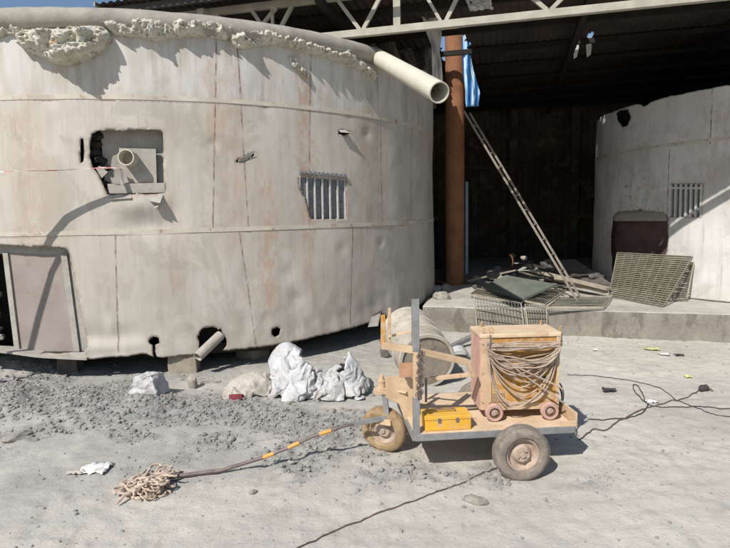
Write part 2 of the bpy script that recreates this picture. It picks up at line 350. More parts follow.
def gh(x, y, fine=False):
    n = noise.noise
    z = .022*n(V((x*.7, y*.7, 0))) + .010*n(V((x*2.1, y*2.1, 3)))
    d, k = ridge_d(x, y)
    z += math.exp(-(d/.36)**2)*(.13-.022*k)*(.75+.9*n(V((x*2.2, y*2.2, 8))))
    z += .17*math.exp(-((x-DOORP.x)**2/.55+(y-DOORP.y-.1)**2/.12))
    z *= 1-.75*math.exp(-((x-.8)/1.0)**4-((y-3.9)/.75)**4)
    if fine:
        g = gravel_mask(x, y)
        for (ax_, ay_, bx_, by_, w_, dp) in RUTS:
            dx, dy = bx_-ax_, by_-ay_; t_ = ((x-ax_)*dx+(y-ay_)*dy)/(dx*dx+dy*dy)
            if -.02 < t_ < 1.02:
                q = ((x-ax_)*dy-(y-ay_)*dx)/math.hypot(dx, dy)+.06*n(V((t_*3, ax_, 0)))+.05*math.sin(t_*2.5+ax_)
                if abs(q) < w_*2.2:
                    k_ = .55+.45*n(V((x*1.5, y*1.5, 20))); lug = .0025*math.sin(t_*math.hypot(dx, dy)*2*math.pi/.055+abs(q)*60)
                    z += k_*(-dp*math.exp(-(q/w_)**4)+dp*.6*math.exp(-((abs(q)-w_*1.35)/(w_*.35))**2)+(lug if abs(q) < w_*.9 else 0))
        z += (.009+.022*g)*n(V((x*9, y*9, 1))) + (.006+.014*g)*n(V((x*23, y*23, 2))) + (.003+.006*g)*n(V((x*50, y*50, 5)))
    return z
def grnd(px, py, dz=0):
    p = gp(px, py)
    for _ in range(3): p = gp(px, py, gh(p.x, p.y)+dz)
    return p
def axis(lo, hi, step, far):
    a = list(np.arange(lo, hi, step)); s = step; x = lo
    left = []
    while x > -far: s *= 1.35; x -= s; left.append(x)
    x = a[-1]; s = step; right = []
    while x < far: s *= 1.35; x += s; right.append(x)
    return left[::-1]+a+right
xs = axis(-5.2, 5.6, .026, 400); ys = axis(1.9, 8.0, .026, 400)
vs = []; fs = []; gm = []
for y in ys:
    for x in xs:
        near = -5.6 < x < 6 and 1.5 < y < 9
        vs.append((x, y, gh(x, y, True) if near else (gh(x, y) if abs(x) < 30 and abs(y) < 30 else 0)))
        gm.append(gravel_mask(x, y) if near else 0)
nx = len(xs)
for j in range(len(ys)-1):
    for i in range(nx-1): fs.append((j*nx+i, j*nx+i+1, (j+1)*nx+i+1, (j+1)*nx+i))
me = bpy.data.meshes.new('ground'); me.from_pydata(vs, [], fs)
for p in me.polygons: p.use_smooth = True
a = me.attributes.new('gravel', 'FLOAT', 'POINT'); a.data.foreach_set('value', gm)
def ash(x, y):
    if not (-5.6 < x < 6 and 1.5 < y < 9): return .3
    n_ = noise.fractal(V((x*.9, y*1.1, 12)), 1, 2, 5)*.5
    return max(0, min(1, sstep(.9, -1.2, x-(y-4)*.35+n_*1.2)*sstep(2.6, 3.6, y+x*.12+n_)*(.85+n_)+.25*n_))
a = me.attributes.new('ash', 'FLOAT', 'POINT'); a.data.foreach_set('value', [ash(q[0], q[1]) for q in vs])
t = NT('dusty_ground'); v = t.map()
n1 = t.noise(v, .8, 8, .62, .4); col = t.ramp(n1, [(.34, srgb(178, 173, 163)), (.64, srgb(198, 193, 182))])
col = t.mix(t.ramp(t.noise(v, 3.2, 8, .7), [(.54, 0.), (.68, .55)]), col, srgb(160, 156, 146))
col = t.mix(t.ramp(t.noise(v, 26, 6, .75), [(.56, 0.), (.7, .5)]), col, srgb(142, 139, 131))
af = t.math('MULTIPLY', t.attr('ash'), t.ramp(t.noise(v, 2.6, 10, .75), [(.32, .35), (.62, 1.)]))
col = t.mix(af, col, srgb(150, 148, 142))
col = t.mix(t.ramp(t.noise(t.map((1, .45, 1), rot=(0, 0, .35)), 5.5, 8, .75), [(.56, 0.), (.66, .45)]), col, srgb(152, 147, 136))
gma = t.attr('gravel'); gf = t.math('MULTIPLY', gma, t.ramp(t.noise(v, 4.5, 8, .7), [(.3, .35), (.6, 1.)]))
col = t.mix(gf, col, t.ramp(t.noise(v, 13, 8, .75), [(.38, srgb(122, 121, 117)), (.62, srgb(156, 154, 148))]))
b1 = t.bump(t.noise(v, 7, 8, .7), .5, .03); b2 = t.bump(t.noise(v, 45, 8, .75), .55, .012, b1)
b3 = t.bump(t.noise(v, 160, 4, .7), .4, .004, b2)
me.materials.append(t.done(col, 1, b3, spec=.15))
o = bpy.data.objects.new('ground', me); COL.objects.link(o); tag(o, kind='structure')
# gravel: thousands of pebbles, one object
def pebble(mb, p, r, seed):
    rnd = random.Random(seed); vs_ = []
    ph = (1+5**.5)/2
    ico = [(-1,ph,0),(1,ph,0),(-1,-ph,0),(1,-ph,0),(0,-1,ph),(0,1,ph),(0,-1,-ph),(0,1,-ph),(ph,0,-1),(ph,0,1),(-ph,0,-1),(-ph,0,1)]
    fi = [(0,11,5),(0,5,1),(0,1,7),(0,7,10),(0,10,11),(1,5,9),(5,11,4),(11,10,2),(10,7,6),(7,1,8),(3,9,4),(3,4,2),(3,2,6),(3,6,8),(3,8,9),(4,9,5),(2,4,11),(6,2,10),(8,6,7),(9,8,1)]
    sx, sy, sz = rnd.uniform(.7, 1.4), rnd.uniform(.7, 1.2), rnd.uniform(.5, .9); an = rnd.uniform(0, 6.3)
    for q in ico:
        k = r/1.9*rnd.uniform(.8, 1.15); x, y, z = q[0]*k*sx, q[1]*k*sy, q[2]*k*sz
        vs_.append((p[0]+x*math.cos(an)-y*math.sin(an), p[1]+x*math.sin(an)+y*math.cos(an), p[2]+z))
    mb.add(vs_, fi)
mb = MB(); cnt = 0; rnd = random.Random(3)
while cnt < 24000:
    x = rnd.uniform(-5.2, 5.4); y = 1.9+6*rnd.random()**1.3
    g = gravel_mask(x, y)
    if rnd.random() > g*.95+.022: continue
    r = .0035+.019*rnd.random()**7 if g > .3 else .003+.010*rnd.random()**4
    pebble(mb, (x, y, gh(x, y, True)+r*.25), r, cnt); cnt += 1
tag(mb.build('gravel', m_pebble), 'loose grey gravel strewn over the dusty ground', 'gravel', kind='stuff')
def rock(p, r, seed, m, label, name='stone', cat='stone', group=None, sq=(1, 1, .65), sub=3, rough=.3, parent=None):
    bm = bmesh.new(); bmesh.ops.create_icosphere(bm, subdivisions=sub, radius=1)
    for v_ in bm.verts:
        q = v_.co.copy(); k = 1+rough*noise.noise(q*1.1+V((seed*3.1, 0, 0)))+rough*.5*noise.noise(q*2.7+V((0, seed*2.3, 0)))+rough*.22*noise.noise(q*7+V((0, 0, seed)))
        q = q*k; q = V((round(q.x*2.2)/2.2*.35+q.x*.65, q.y, round(q.z*2)/2*.3+q.z*.7))
        v_.co = V((q.x*sq[0], q.y*sq[1], q.z*sq[2]))*r
    bm.transform(Matrix.Rotation(seed*1.7, 4, 'Z'))
    me = bpy.data.meshes.new(name); bm.to_mesh(me); bm.free(); me.materials.append(m)
    for f_ in me.polygons: f_.use_smooth = True
    me.set_sharp_from_angle(angle=math.radians(32))
    o = bpy.data.objects.new(name, me); COL.objects.link(o); o.location = p; o.parent = parent
    return tag(o, label, cat, group) if not parent else o
# ------------------------------------------------------------------ tanks
def sdf(poly, S, Z):
    P = np.stack([S, Z], -1); best = np.full(S.shape, 1e9); ins = np.zeros(S.shape, bool); n = len(poly)
    near = np.zeros(P.shape)
    for i in range(n):
        a = np.array(poly[i]); b = np.array(poly[(i+1) % n]); d = b-a
        t_ = np.clip(((P-a)@d)/(d@d), 0, 1)[..., None]; q = a+t_*d; e = np.hypot(P[..., 0]-q[..., 0], P[..., 1]-q[..., 1])
        m = e < best; best = np.where(m, e, best); near = np.where(m[..., None], q, near)
        c = ((a[1] > Z) != (b[1] > Z)) & (S < (b[0]-a[0])*(Z-a[1])/(b[1]-a[1]+1e-12)+a[0]); ins ^= c
    return np.where(ins, -best, best), near
def rag(poly, amp, seed, step=.03):          # breaks up the outline of a torn opening
    out = []; n = len(poly)
    for i in range(n):
        a = V((*poly[i], 0)); b = V((*poly[(i+1) % n], 0)); k = max(1, int((b-a).length/step))
        for j in range(k):
            p = a.lerp(b, j/k); d = noise.noise_vector(V((p.x*9, p.y*9, seed)))*amp+noise.noise_vector(V((p.x*31, p.y*31, seed)))*amp*.5
            out.append((p.x+d.x, p.y+d.y))
    return out
class Tank:
    def __init__(s, cx, cy, R): s.cx, s.cy, s.R = cx, cy, R
    def hit(s, px, py, R=None):
        R = R or s.R; r = ray(px, py); a = r.x**2+r.y**2; b = -2*(r.x*s.cx+r.y*s.cy); c = s.cx**2+s.cy**2-R*R
        t_ = (-b-math.sqrt(max(0, b*b-4*a*c)))/(2*a); return EY+r*t_
    def sz(s, px, py, R=None):
        p = s.hit(px, py, R); return (s.R*math.atan2(p.x-s.cx, -(p.y-s.cy)), p.z)
    def P(s, S, z, dr=0):
        f = S/s.R; return V((s.cx+(s.R+dr)*math.sin(f), s.cy-(s.R+dr)*math.cos(f), z))
    def poly(s, pts, R=None): return [s.sz(*p, R) for p in pts]
    def wall(s, name, m, parent, s0, s1, zb, zt, holes, dent, ds=.022, dz=.022, soot=None):
        ss = list(np.arange(s0, s1, ds)); rest = 2*math.pi*s.R-(ss[-1]-ss[0]); k = 60
        ss += [ss[-1]+rest*(i/k) for i in range(1, k)]
        ss = np.array(ss); nz = int((max(zt(x) for x in (s0, s1))-.3)/dz)
        S = np.repeat(ss[:, None], nz+1, 1); zb_ = np.array([zb(x) for x in ss])[:, None]; zt_ = np.array([zt(x) for x in ss])[:, None]
        Z = zb_+(zt_-zb_)*np.linspace(0, 1, nz+1)[None]
        E = np.full(S.shape, 9.)
        n_s = len(ss); kill = np.zeros((n_s, nz), bool)
        for h in holes:
            h = np.array(h); lo = h.min(0)-.1; hi = h.max(0)+.1
            i0, i1 = np.searchsorted(ss, [lo[0], hi[0]]); 
            Sx = S[i0:i1+1]; Zx = Z[i0:i1+1]
            D, N = sdf(h, Sx, Zx)
            E[i0:i1+1] = np.minimum(E[i0:i1+1], np.abs(D)); mv = np.abs(D) < ds*.62
            Sx[mv] = N[mv][:, 0]; Zx[mv] = N[mv][:, 1]
            cS = (Sx[:-1, :-1]+Sx[1:, 1:]+Sx[:-1, 1:]+Sx[1:, :-1])/4; cZ = (Zx[:-1, :-1]+Zx[1:, 1:]+Zx[:-1, 1:]+Zx[1:, :-1])/4
            Dc, _ = sdf(h, cS, cZ); kill[i0:i0+Dc.shape[0]] |= Dc < -.001
        vs = []; uv = []
        for i in range(n_s):
            for j in range(nz+1):
                a_, b_ = float(S[i, j]), float(Z[i, j]); vs.append(tuple(s.P(a_, b_, dent(a_, b_) if a_ < s1+.1 else 0)-origin(parent))); uv.append((a_, b_))
        fs = []
        for i in range(n_s):
            i2 = (i+1) % n_s
            for j in range(nz):
                if not kill[i, j]: fs.append((i*(nz+1)+j, i2*(nz+1)+j, i2*(nz+1)+j+1, i*(nz+1)+j+1))
        me = bpy.data.meshes.new(name); me.from_pydata(vs, [], fs); me.materials.append(m)
        ul = me.uv_layers.new(name='UVMap'); li = np.zeros(len(me.loops), int); me.loops.foreach_get('vertex_index', li)
        ul.data.foreach_set('uv', np.array(uv)[li].ravel())
        E = np.minimum(E, np.abs(Z-zb_)*1.2); at_ = me.attributes.new('scorch', 'FLOAT', 'POINT'); at_.data.foreach_set('value', np.exp(-(E/.011)).ravel().astype(np.float32))
        if soot:
            at_ = me.attributes.new('soot', 'FLOAT', 'POINT'); at_.data.foreach_set('value', [soot(*q) for q in uv])
        for f_ in me.polygons: f_.use_smooth = True
        o = bpy.data.objects.new(name, me); COL.objects.link(o); o.parent = parent
        sol = o.modifiers.new('thickness', 'SOLIDIFY'); sol.thickness = .008; sol.offset = 1
        return o
    def band(s, name, m, parent, z, w, r, s0, s1, step=.06, wob=.004):
        mb = MB(); k = int((s1-s0)/step); vs = []
        for i in range(k+1):
            S = s0+(s1-s0)*i/k; zz = z(S) if callable(z) else z; dz = wob*noise.noise(V((S*1.3, z(S) if callable(z) else z, 0)))
            for (dr, h) in ((-.012, -w/2), (r, -w/2), (r, w/2), (-.012, w/2)): vs.append(s.P(S, zz+dz+h, dr+s.dent(S, zz)))
        fs = [(i*4+a_, i*4+(a_+1) % 4, i*4+4+(a_+1) % 4, i*4+4+a_) for i in range(k) for a_ in range(4)]
        fs += [(0, 1, 2, 3), (4*k, 4*k+3, 4*k+2, 4*k+1)]
        return mb.add(vs, fs).build(name, m, parent, smooth=30)
    def patch(s, mb, poly, dr0, dr1):          # a curved plate following the wall, outline in (s,z)
        n = len(poly); mb.add([s.P(*p, dr0) for p in poly]+[s.P(*p, dr1) for p in poly],
            [tuple(range(n)), tuple(range(2*n-1, n-1, -1))]+[(i, (i+1) % n, (i+1) % n+n, i+n) for i in range(n)])
def interp(pts):
    pts = sorted(pts); X = [p[0] for p in pts]; Y = [p[1] for p in pts]
    return lambda x: float(np.interp(x, X, Y))
T1 = Tank(-3.285, 10.317, 4.524)
tank1 = thing('storage_tank', (-3.285, 10.317, 0), 'large weathered grey steel tank on blocks with a pale crust along its rim', 'tank')
bot1 = T1.poly([(-70, 346), (0, 351), (16, 352.6), (40, 356), (90, 358.6), (130, 356), (146, 354), (152, 357), (176, 356.6), (228, 350.7), (270, 346), (300, 340), (348, 328.6), (377, 320.5), (410, 309), (426, 301), (433.5, 291)])
zb1 = interp([(-20, .27), (-3, .27)]+bot1+[(20, .3), (30, .27)])
def zb1r(x): return zb1(x)+.012*noise.noise(V((x*4, 0, 0)))+.010*noise.noise(V((x*17, 0, 0)))+.006*noise.noise(V((x*45, 0, 0)))
TOP1 = 3.62
hatch = rag(T1.poly([(92, 134), (98, 130.5), (108, 130), (160, 130), (163, 133), (163.5, 165), (165, 190), (163, 193.5), (108, 194.5), (104, 187), (99, 176), (93, 168), (90, 158), (90, 146)]), .012, 1)
hatch2 = rag(T1.poly([(81.5, 139), (84, 140), (84.5, 150), (84, 162), (81, 164), (81, 152)]), .006, 2, .02)
door = rag(T1.poly([(-30, 244), (20, 246), (62, 247), (69, 250), (70, 254), (76, 285), (84, 325), (88, 347), (84, 352), (60, 353), (14, 352), (-4, 350), (-12, 348), (-22, 340), (-34, 260)]), .008, 3)
pipehole = rag(T1.poly([(198, 336), (203, 329), (212, 327), (220, 329.5), (226, 337), (227, 346), (222, 351), (214, 353), (204, 354), (199, 348)]), .012, 4)
keyhole = rag(T1.poly([(149, 339), (153, 336.5), (159, 338), (159.5, 343), (155.5, 345), (155, 351), (157, 356.5), (153, 357.5), (153, 345), (149, 343)]), .006, 5, .015)
smallhole = rag(T1.poly([(272, 329), (277, 327), (280, 329), (279, 335), (275, 337), (272, 334)]), .006, 6, .015)
vent = T1.poly([(299, 177), (345.5, 179.5), (346.5, 219), (311, 219), (309, 212), (306, 200), (300, 190)])
slit1 = T1.poly([(339, 130.5), (344, 130), (352, 133.5), (344, 135), (339, 134)])
slit2 = T1.poly([(236, 161), (242, 158), (254, 153), (255, 155), (247, 160), (240, 163)])
lowhole = rag(T1.poly([(374, 316), (380, 312), (386, 315), (387, 323), (381, 330), (374, 326)]), .01, 8, .02)
Dn = [T1.sz(*p) for p in ((110, 340), (150, 215), (40, 310), (95, 330), (190, 180), (320, 300), (120, 205), (60, 120))]
rd = random.Random(77); DENTS = [(rd.uniform(-2, 6.5), rd.uniform(.4, 3.4), rd.uniform(.05, .16), rd.uniform(.004, .018)) for _ in range(46)]
def dent1(S, z):
    n = noise.noise
    d = .022*n(V((S*.8, z*.7, 0)))+.008*n(V((S*2.4, z*1.7, 5)))
    d += -.045*math.exp(-((S-Dn[0][0])/.35)**2-((z-Dn[0][1])/.13)**2)
    d += .035*math.exp(-((S-Dn[3][0])/.45)**2-((z-Dn[3][1]+.18)/.07)**2)
    d += .045*math.exp(-((S-Dn[6][0]-.18)/.22)**2-((z-Dn[6][1])/.10)**2)
    d += -.03*math.exp(-((S-Dn[1][0])/.3)**2-((z-Dn[1][1]+.12)/.1)**2)
    d += .012*n(V((S*6, z*5, 2)))*math.exp(-((z-.35)/.35)**2)
    for (a_, b_, w_, h_) in DENTS: d -= h_*math.exp(-((S-a_)**2+(z-b_)**2)/w_**2)
    return d
T1.dent = dent1
def S1(px, py): return T1.sz(px, py)[0]
seams1 = []
for (a_, b_, z0, z1) in (((241, 110), (256, 340), 1.58, 3.6), ((240, 236), (256, 345), .2, 1.58), ((352, 235), (350, 330), .2, 1.58), ((310, 110), (309, 225), 1.58, 3.6), ((381, 165), (382, 228), 1.58, 2.9), ((411, 135), (410, 225), 1.58, 2.95), ((215, 110), (213, 228), 1.58, 3.6), ((116, 240), (118, 330), .2, 1.58), ((427, 135), (428, 225), 1.58, 2.95)):
    (sa, za), (sb, zb_) = T1.sz(*a_), T1.sz(*b_); sl_ = -(sa-sb)/(za-zb_); seams1.append((sa+za*sl_, z0, z1, sl_))
streaks1 = [(S1(304, 160), .13, .75, 1.4, 3.7), (S1(268, 260), .16, .7, .5, 2.4), (S1(309, 270), .10, .6, .6, 2.0), (S1(230, 120), .22, .45, 1.2, 3.6), (S1(30, 180), .3, .35, .9, 3.2), (S1(172, 240), .2, .3, .8, 2.2), (S1(210, 60), .12, .4, 2.4, 3.6), (S1(365, 200), .15, .3, 1, 3)]
m_tank1 = tank_mat('tank_plate', srgb(188, 181, 171), srgb(174, 166, 155), srgb(152, 144, 131), srgb(174, 144, 126), streaks1, seams1)
T1.wall('wall', m_tank1, tank1, S1(-70, 200), S1(433.8, 200)+.5, zb1r, lambda x: TOP1, [hatch, hatch2, door, pipehole, keyhole, smallhole, vent, slit1, slit2, lowhole], dent1)
m_band = simple('ring_bar', srgb(196, 188, 174), srgb(176, 166, 152), 3, .85, .3, c3=srgb(150, 118, 98), thr=.62)
sA, sB = S1(-70, 200), S1(433.8, 200)+2
for z_ in (1.579, 2.953):
    T1.band('stiffener_ring', m_band, tank1, z_, .045, .014, sA, sB)
    T1.band('weld_line', simple('weld_rust', srgb(150, 128, 112), srgb(124, 100, 84), 6), tank1, z_-.036, .012, .008, sA, sB)
# top plate
mb = MB(); k = 72
mb.add([T1.P(2*math.pi*T1.R*i/k, TOP1-.02, -.01) for i in range(k)]+[V((T1.cx, T1.cy, TOP1-.02))], [(i, (i+1) % k, k) for i in range(k)])
mb.build('top_plate', m_pipedust, tank1)
MB().lathe((T1.cx, T1.cy, -.1), (0, 0, 1), [(0, T1.R-.75), (.42, T1.R-.75)], 72).build('dark_gap_ring', m_scrapblack, tank1, smooth=True)  # black ring added to deepen the darkness under the tank
# bottom plate just above the cut edge, blackened to deepen shade in the gap
mb = MB(); mb.add([T1.P(2*math.pi*T1.R*i/k, .31, -.03) for i in range(k)], [tuple(range(k))]); mb.build('floor_plate', m_scrapblack, tank1)
# ring pipe that leaves the rim on the right and ends in the open
ring = []; PR = .105
sE = S1(376, 60)
for i in range(420):
    S = sE-(2*math.pi*T1.R-1.3)*(419-i)/419.
    ring.append((T1.P(S, 3.715-.012+.0*S, .02)))
e0 = ring[-1]; pend = at(439.5, 92.5, 5.6)
path = ring[:]
mb = MB(); rr = []
for p in path: rr.append(PR*(1+.05*noise.noise(p*2)+.05*noise.noise(p*7)))
mb.tube(path, rr, 20); pr = mb.build('ring_pipe', m_pipedust, tank1, smooth=True)
mid = e0.lerp(pend, .12)
mb = MB(); dirp = (pend-e0).normalized(); st = e0-dirp*.15
L = (pend-st).length
mb.lathe(st, dirp, [(0, PR), (L, PR), (L, PR-.012), (.1, PR-.012)], 32); mb.build('pipe_end', m_pipe, tank1, smooth=True, label='clean cream pipe end sticking out past the rim')
# crust on the rim
def crust(name, outline, thick, label, seed, parent=None, ds=.0125):
    poly = rag(T1.poly(outline, T1.R+thick*.4), .02, seed, .04); A = np.array(poly); lo = A.min(0)-.02; hi = A.max(0)+.02
    ss = np.arange(lo[0], hi[0], ds); zz = np.arange(lo[1], hi[1], ds); S, Z = np.meshgrid(ss, zz, indexing='ij')
    D, N = sdf(poly, S, Z); mv = np.abs(D) < ds*.6; S[mv] = N[mv][:, 0]; Z[mv] = N[mv][:, 1]; D[mv] = 0
    idx = {}; vs = []; fs = []; ok = D <= 0
    def vid(i, j, back):
        kx = (i, j, back)
        if kx not in idx:
            s_, z_, d = float(S[i, j]), float(Z[i, j]), -float(D[i, j])
            if back: dr = .005+dent1(s_, z_)
            else:
                q = V((s_*5, z_*5, seed)); e = min(1, d/.07)**.5
                b = noise.fractal(V((s_*4, z_*4, seed)), 1, 2, 5)
                c = noise.cell(V((s_*14, z_*14, seed)))
                dr = .03+dent1(s_, z_)+thick*e*(.7+.5*b)+.026*noise.noise(V((s_*30, z_*30, seed)))+.020*c*e+.04*noise.noise(V((s_*15, z_*15, 4)))*e+.016*noise.noise(V((s_*60, z_*60, 9)))
            idx[kx] = len(vs); vs.append(T1.P(s_, z_, dr))
        return idx[kx]
    edge = {}
    for i in range(len(ss)-1):
        for j in range(len(zz)-1):
            q = [(i, j), (i+1, j), (i+1, j+1), (i, j+1)]
            if all(ok[a_] for a_ in q):
                fs.append(tuple(vid(*a_, 0) for a_ in q)); fs.append(tuple(vid(*a_, 1) for a_ in q[::-1]))
                for a_, b_ in zip(q, q[1:]+q[:1]):
                    if (b_, a_) in edge: del edge[(b_, a_)]
                    else: edge[(a_, b_)] = 1
    for (a_, b_) in edge: fs.append((vid(*a_, 0), vid(*a_, 1), vid(*b_, 1), vid(*b_, 0)))
    mb = MB(); mb.v = list(vs); mb.f = fs; rq = random.Random(seed*7)
    for _ in range(int(len(vs)/38)):
        q = vs[rq.randrange(len(vs))]; pebble(mb, q, .006+.026*rq.random()**2.5, rq.randrange(99999))
    return mb.build(name, m_crust, parent, smooth=35, label=label)
crust('crust', [(-40, 21), (0, 21), (12, 23), (24, 26), (20, 33), (8, 35), (0, 37), (-40, 36)], .10, 'pale rough crust at the left end of the rim', 1, tank1)
crust('crust', [(14, 33), (24, 30), (50, 27), (70, 26), (92, 24), (104, 26), (109, 34), (107, 42), (100, 50), (86, 58), (66, 64), (52, 62), (38, 56), (26, 50), (16, 43)], .26, 'largest pale crust lump hanging from the rim', 2, tank1)
crust('crust', [(100, 22), (118, 19), (140, 18), (160, 18), (188, 17), (210, 19), (230, 23), (236, 32), (226, 39), (205, 36), (190, 35), (175, 36), (160, 41), (146, 39), (130, 36), (114, 33)], .17, 'long ragged pale crust along the rim', 3, tank1)
crust('crust', [(229, 34), (240, 29), (262, 28), (280, 31), (300, 37), (316, 43), (330, 48), (345, 48), (358, 56), (370, 68), (378, 80), (362, 70), (348, 64), (330, 58), (312, 54), (295, 48), (276, 46), (258, 46), (240, 48), (233, 45)], .12, 'thin pale crust curving down along the rim', 4, tank1)
crust('crust', [(288, 56), (296, 58), (300, 66), (308, 74), (310, 80), (302, 74), (292, 66)], .05, 'small loose bit of pale crust', 5, tank1, .01)
# hatch: recessed box, door plate, round stub, shelf, torn flaps
mb = MB(); T1.patch(mb, T1.poly([(100, 124), (166, 124), (168, 197), (106, 198)], T1.R-.15), -.18, -.15)
hp = mb.build('hatch_box', m_panel, tank1)
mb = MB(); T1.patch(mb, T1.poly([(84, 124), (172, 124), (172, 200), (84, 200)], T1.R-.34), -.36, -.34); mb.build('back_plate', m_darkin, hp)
mb = MB(); T1.patch(mb, T1.poly([(119, 148), (156, 149), (157, 183), (120, 183)], T1.R-.10), -.118, -.095)
hd = mb.build('hatch_door', m_panel, hp, bevel=.004)
stub0 = T1.P(*T1.sz(131, 159, T1.R-.10), -.12); rad = (stub0-V((T1.cx, T1.cy, stub0.z))).normalized()
mb = MB().lathe(stub0, rad+V((-.12, 0, .03)), [(0, .082), (.17, .082), (.17, .072), (.02, .072), (.02, 0)], 28); mb.build('round_stub', m_pipe, hd, smooth=True)
mb = MB(); T1.patch(mb, T1.poly([(108, 184), (165, 183), (166, 193), (110, 194)], T1.R-.05), -.12, -.02); mb.build('shelf', m_panel, hp, bevel=.006)
for i in range(7):
    a_, b_ = T1.sz(92+rnd.uniform(0, 14), 136+i*8, T1.R-.12)
    rock(T1.P(a_, b_, -.16)-tank1.location, .07, 11+i, m_darkin, None, 'broken_lining', parent=tank1)
def flap(pts3, name, m, parent, th=.006, label=None):
    mb = MB(); pts3 = [V(p) for p in pts3]; nrm = (pts3[1]-pts3[0]).cross(pts3[2]-pts3[0]).normalized()
    mb.prism(pts3, nrm*th); return mb.build(name, m, parent, label=label)
def ts(px, py, dr): return T1.P(*T1.sz(px, py, T1.R+dr), dr)
for pts in ([(145, 196, .0), (163, 195, .01), (160, 203, .13), (150, 201, .09)], [(163, 195, .01), (157, 196, 0), (154, 209, .06), (158, 207, .10)], [(108, 196, 0), (134, 196, .0), (131, 198, .07), (110, 199, .05)], [(96, 168, 0), (102, 178, 0), (108, 172, .07), (100, 166, .05)]):
    flap([ts(*p) for p in pts], 'torn_flap', m_panel, tank1)
flap([ts(339, 130, .0), ts(345, 130, 0), ts(352, 133, .07), ts(341, 132, .05)], 'torn_flap', m_panel, tank1)
flap([ts(247, 160, 0), ts(238, 163, 0), ts(240, 158, .03), ts(254, 153, .03)], 'torn_flap', m_panel, tank1)
flap([ts(372, 316, 0), ts(381, 312, 0), ts(378, 326, .1), ts(368, 327, .07)], 'torn_flap', m_panel, tank1)
# door with frame
dpan = T1.poly([(3, 253), (64, 255.5), (67, 275), (76, 352), (15, 351), (8, 300)], T1.R-.09)
mb = MB(); T1.patch(mb, dpan, -.11, -.09); dd = mb.build('door', m_doorred, tank1, bevel=.003, label='dusty red oxide access door set in the tank wall')
e_ = T1.poly([(61, 254), (67, 254), (80, 353), (74, 353)], T1.R-.08); mb = MB(); T1.patch(mb, e_, -.09, -.072); mb.build('edge_strip', m_panel, dd)
e_ = T1.poly([(3, 253), (8, 253), (20, 351), (15, 351)], T1.R-.08); mb = MB(); T1.patch(mb, e_, -.09, -.072); mb.build('edge_strip', m_panel, dd)
e_ = T1.poly([(-4, 244), (64, 247), (65, 256), (-2, 254)], T1.R-.08); mb = MB(); T1.patch(mb, e_, -.12, -.093); mb.build('lintel', m_panel, dd)
e_ = T1.poly([(62, 248), (80, 250), (100, 354), (74, 354)], T1.R-.08); mb = MB(); T1.patch(mb, e_, -.125, -.096); mb.build('jamb', m_panel, dd)
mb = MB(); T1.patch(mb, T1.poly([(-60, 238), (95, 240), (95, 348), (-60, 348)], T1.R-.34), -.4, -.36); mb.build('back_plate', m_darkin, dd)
mb = MB(); vs = [T1.P(S1(-25, 351)+(S1(88, 353)-S1(-25, 351))*i/12, zb1(S1(-25, 351)+(S1(88, 353)-S1(-25, 351))*i/12)+dz_, dr) for i in range(13) for (dz_, dr) in ((-.005, -.14), (-.005, .05), (.02, .05), (.02, -.14))]
mb.add(vs, [(i*4+a_, i*4+(a_+1) % 4, i*4+4+(a_+1) % 4, i*4+4+a_) for i in range(12) for a_ in range(4)]+[(0, 1, 2, 3), (48, 51, 50, 49)]); mb.build('sill', m_panel, tank1)
for i in range(8):
    a_, b_ = T1.sz(-6+rnd.uniform(-6, 6), 295+i*7, T1.R-.12)
    rock(T1.P(a_, b_, -.13)-tank1.location, .055, 31+i, m_crust if i > 5 else m_darkin, None, 'broken_lining', parent=tank1)
# drain pipe stub
q0 = T1.P(*T1.sz(221, 336), -.05); q1 = at(197.5, 357, q0.y-.27)
mb = MB().lathe(q0, q1-q0, [(0, .056), ((q1-q0).length, .056), ((q1-q0).length, .047), (.05, .047), (.05, 0)], 24); mb.build('drain_pipe', m_panel, tank1, smooth=True)
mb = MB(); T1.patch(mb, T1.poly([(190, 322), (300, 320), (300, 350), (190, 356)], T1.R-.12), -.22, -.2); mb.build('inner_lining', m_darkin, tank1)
# vent grille
mb = MB(); T1.patch(mb, T1.poly([(297, 171), (347, 175), (348.5, 221), (297, 221)], T1.R-.014), -.04, -.014); vg = mb.build('vent_grille', m_slot, tank1)
mb = MB()
for i in range(7):
    x0 = 299+i*7.6
    T1.patch(mb, T1.poly([(x0, 176+i*.4), (x0+1.1, 176+i*.4), (x0+1.9, 219), (x0+.8, 219)], T1.R), -.016, .004)
T1.patch(mb, T1.poly([(298, 175.5), (346, 178.5), (346, 180.3), (298, 177.3)], T1.R), -.03, .006)
mb.build('bar', m_bars, vg)
mb = MB()
for i in range(11):
    x0 = 299+i*4.3; T1.patch(mb, T1.poly([(x0, 171+i*.35), (x0+2.6, 171+i*.35), (x0+2.6, 174+i*.35), (x0, 174+i*.35)]), .0, .0125+.004+.02)
mb.build('top_holes', m_slot, vg)
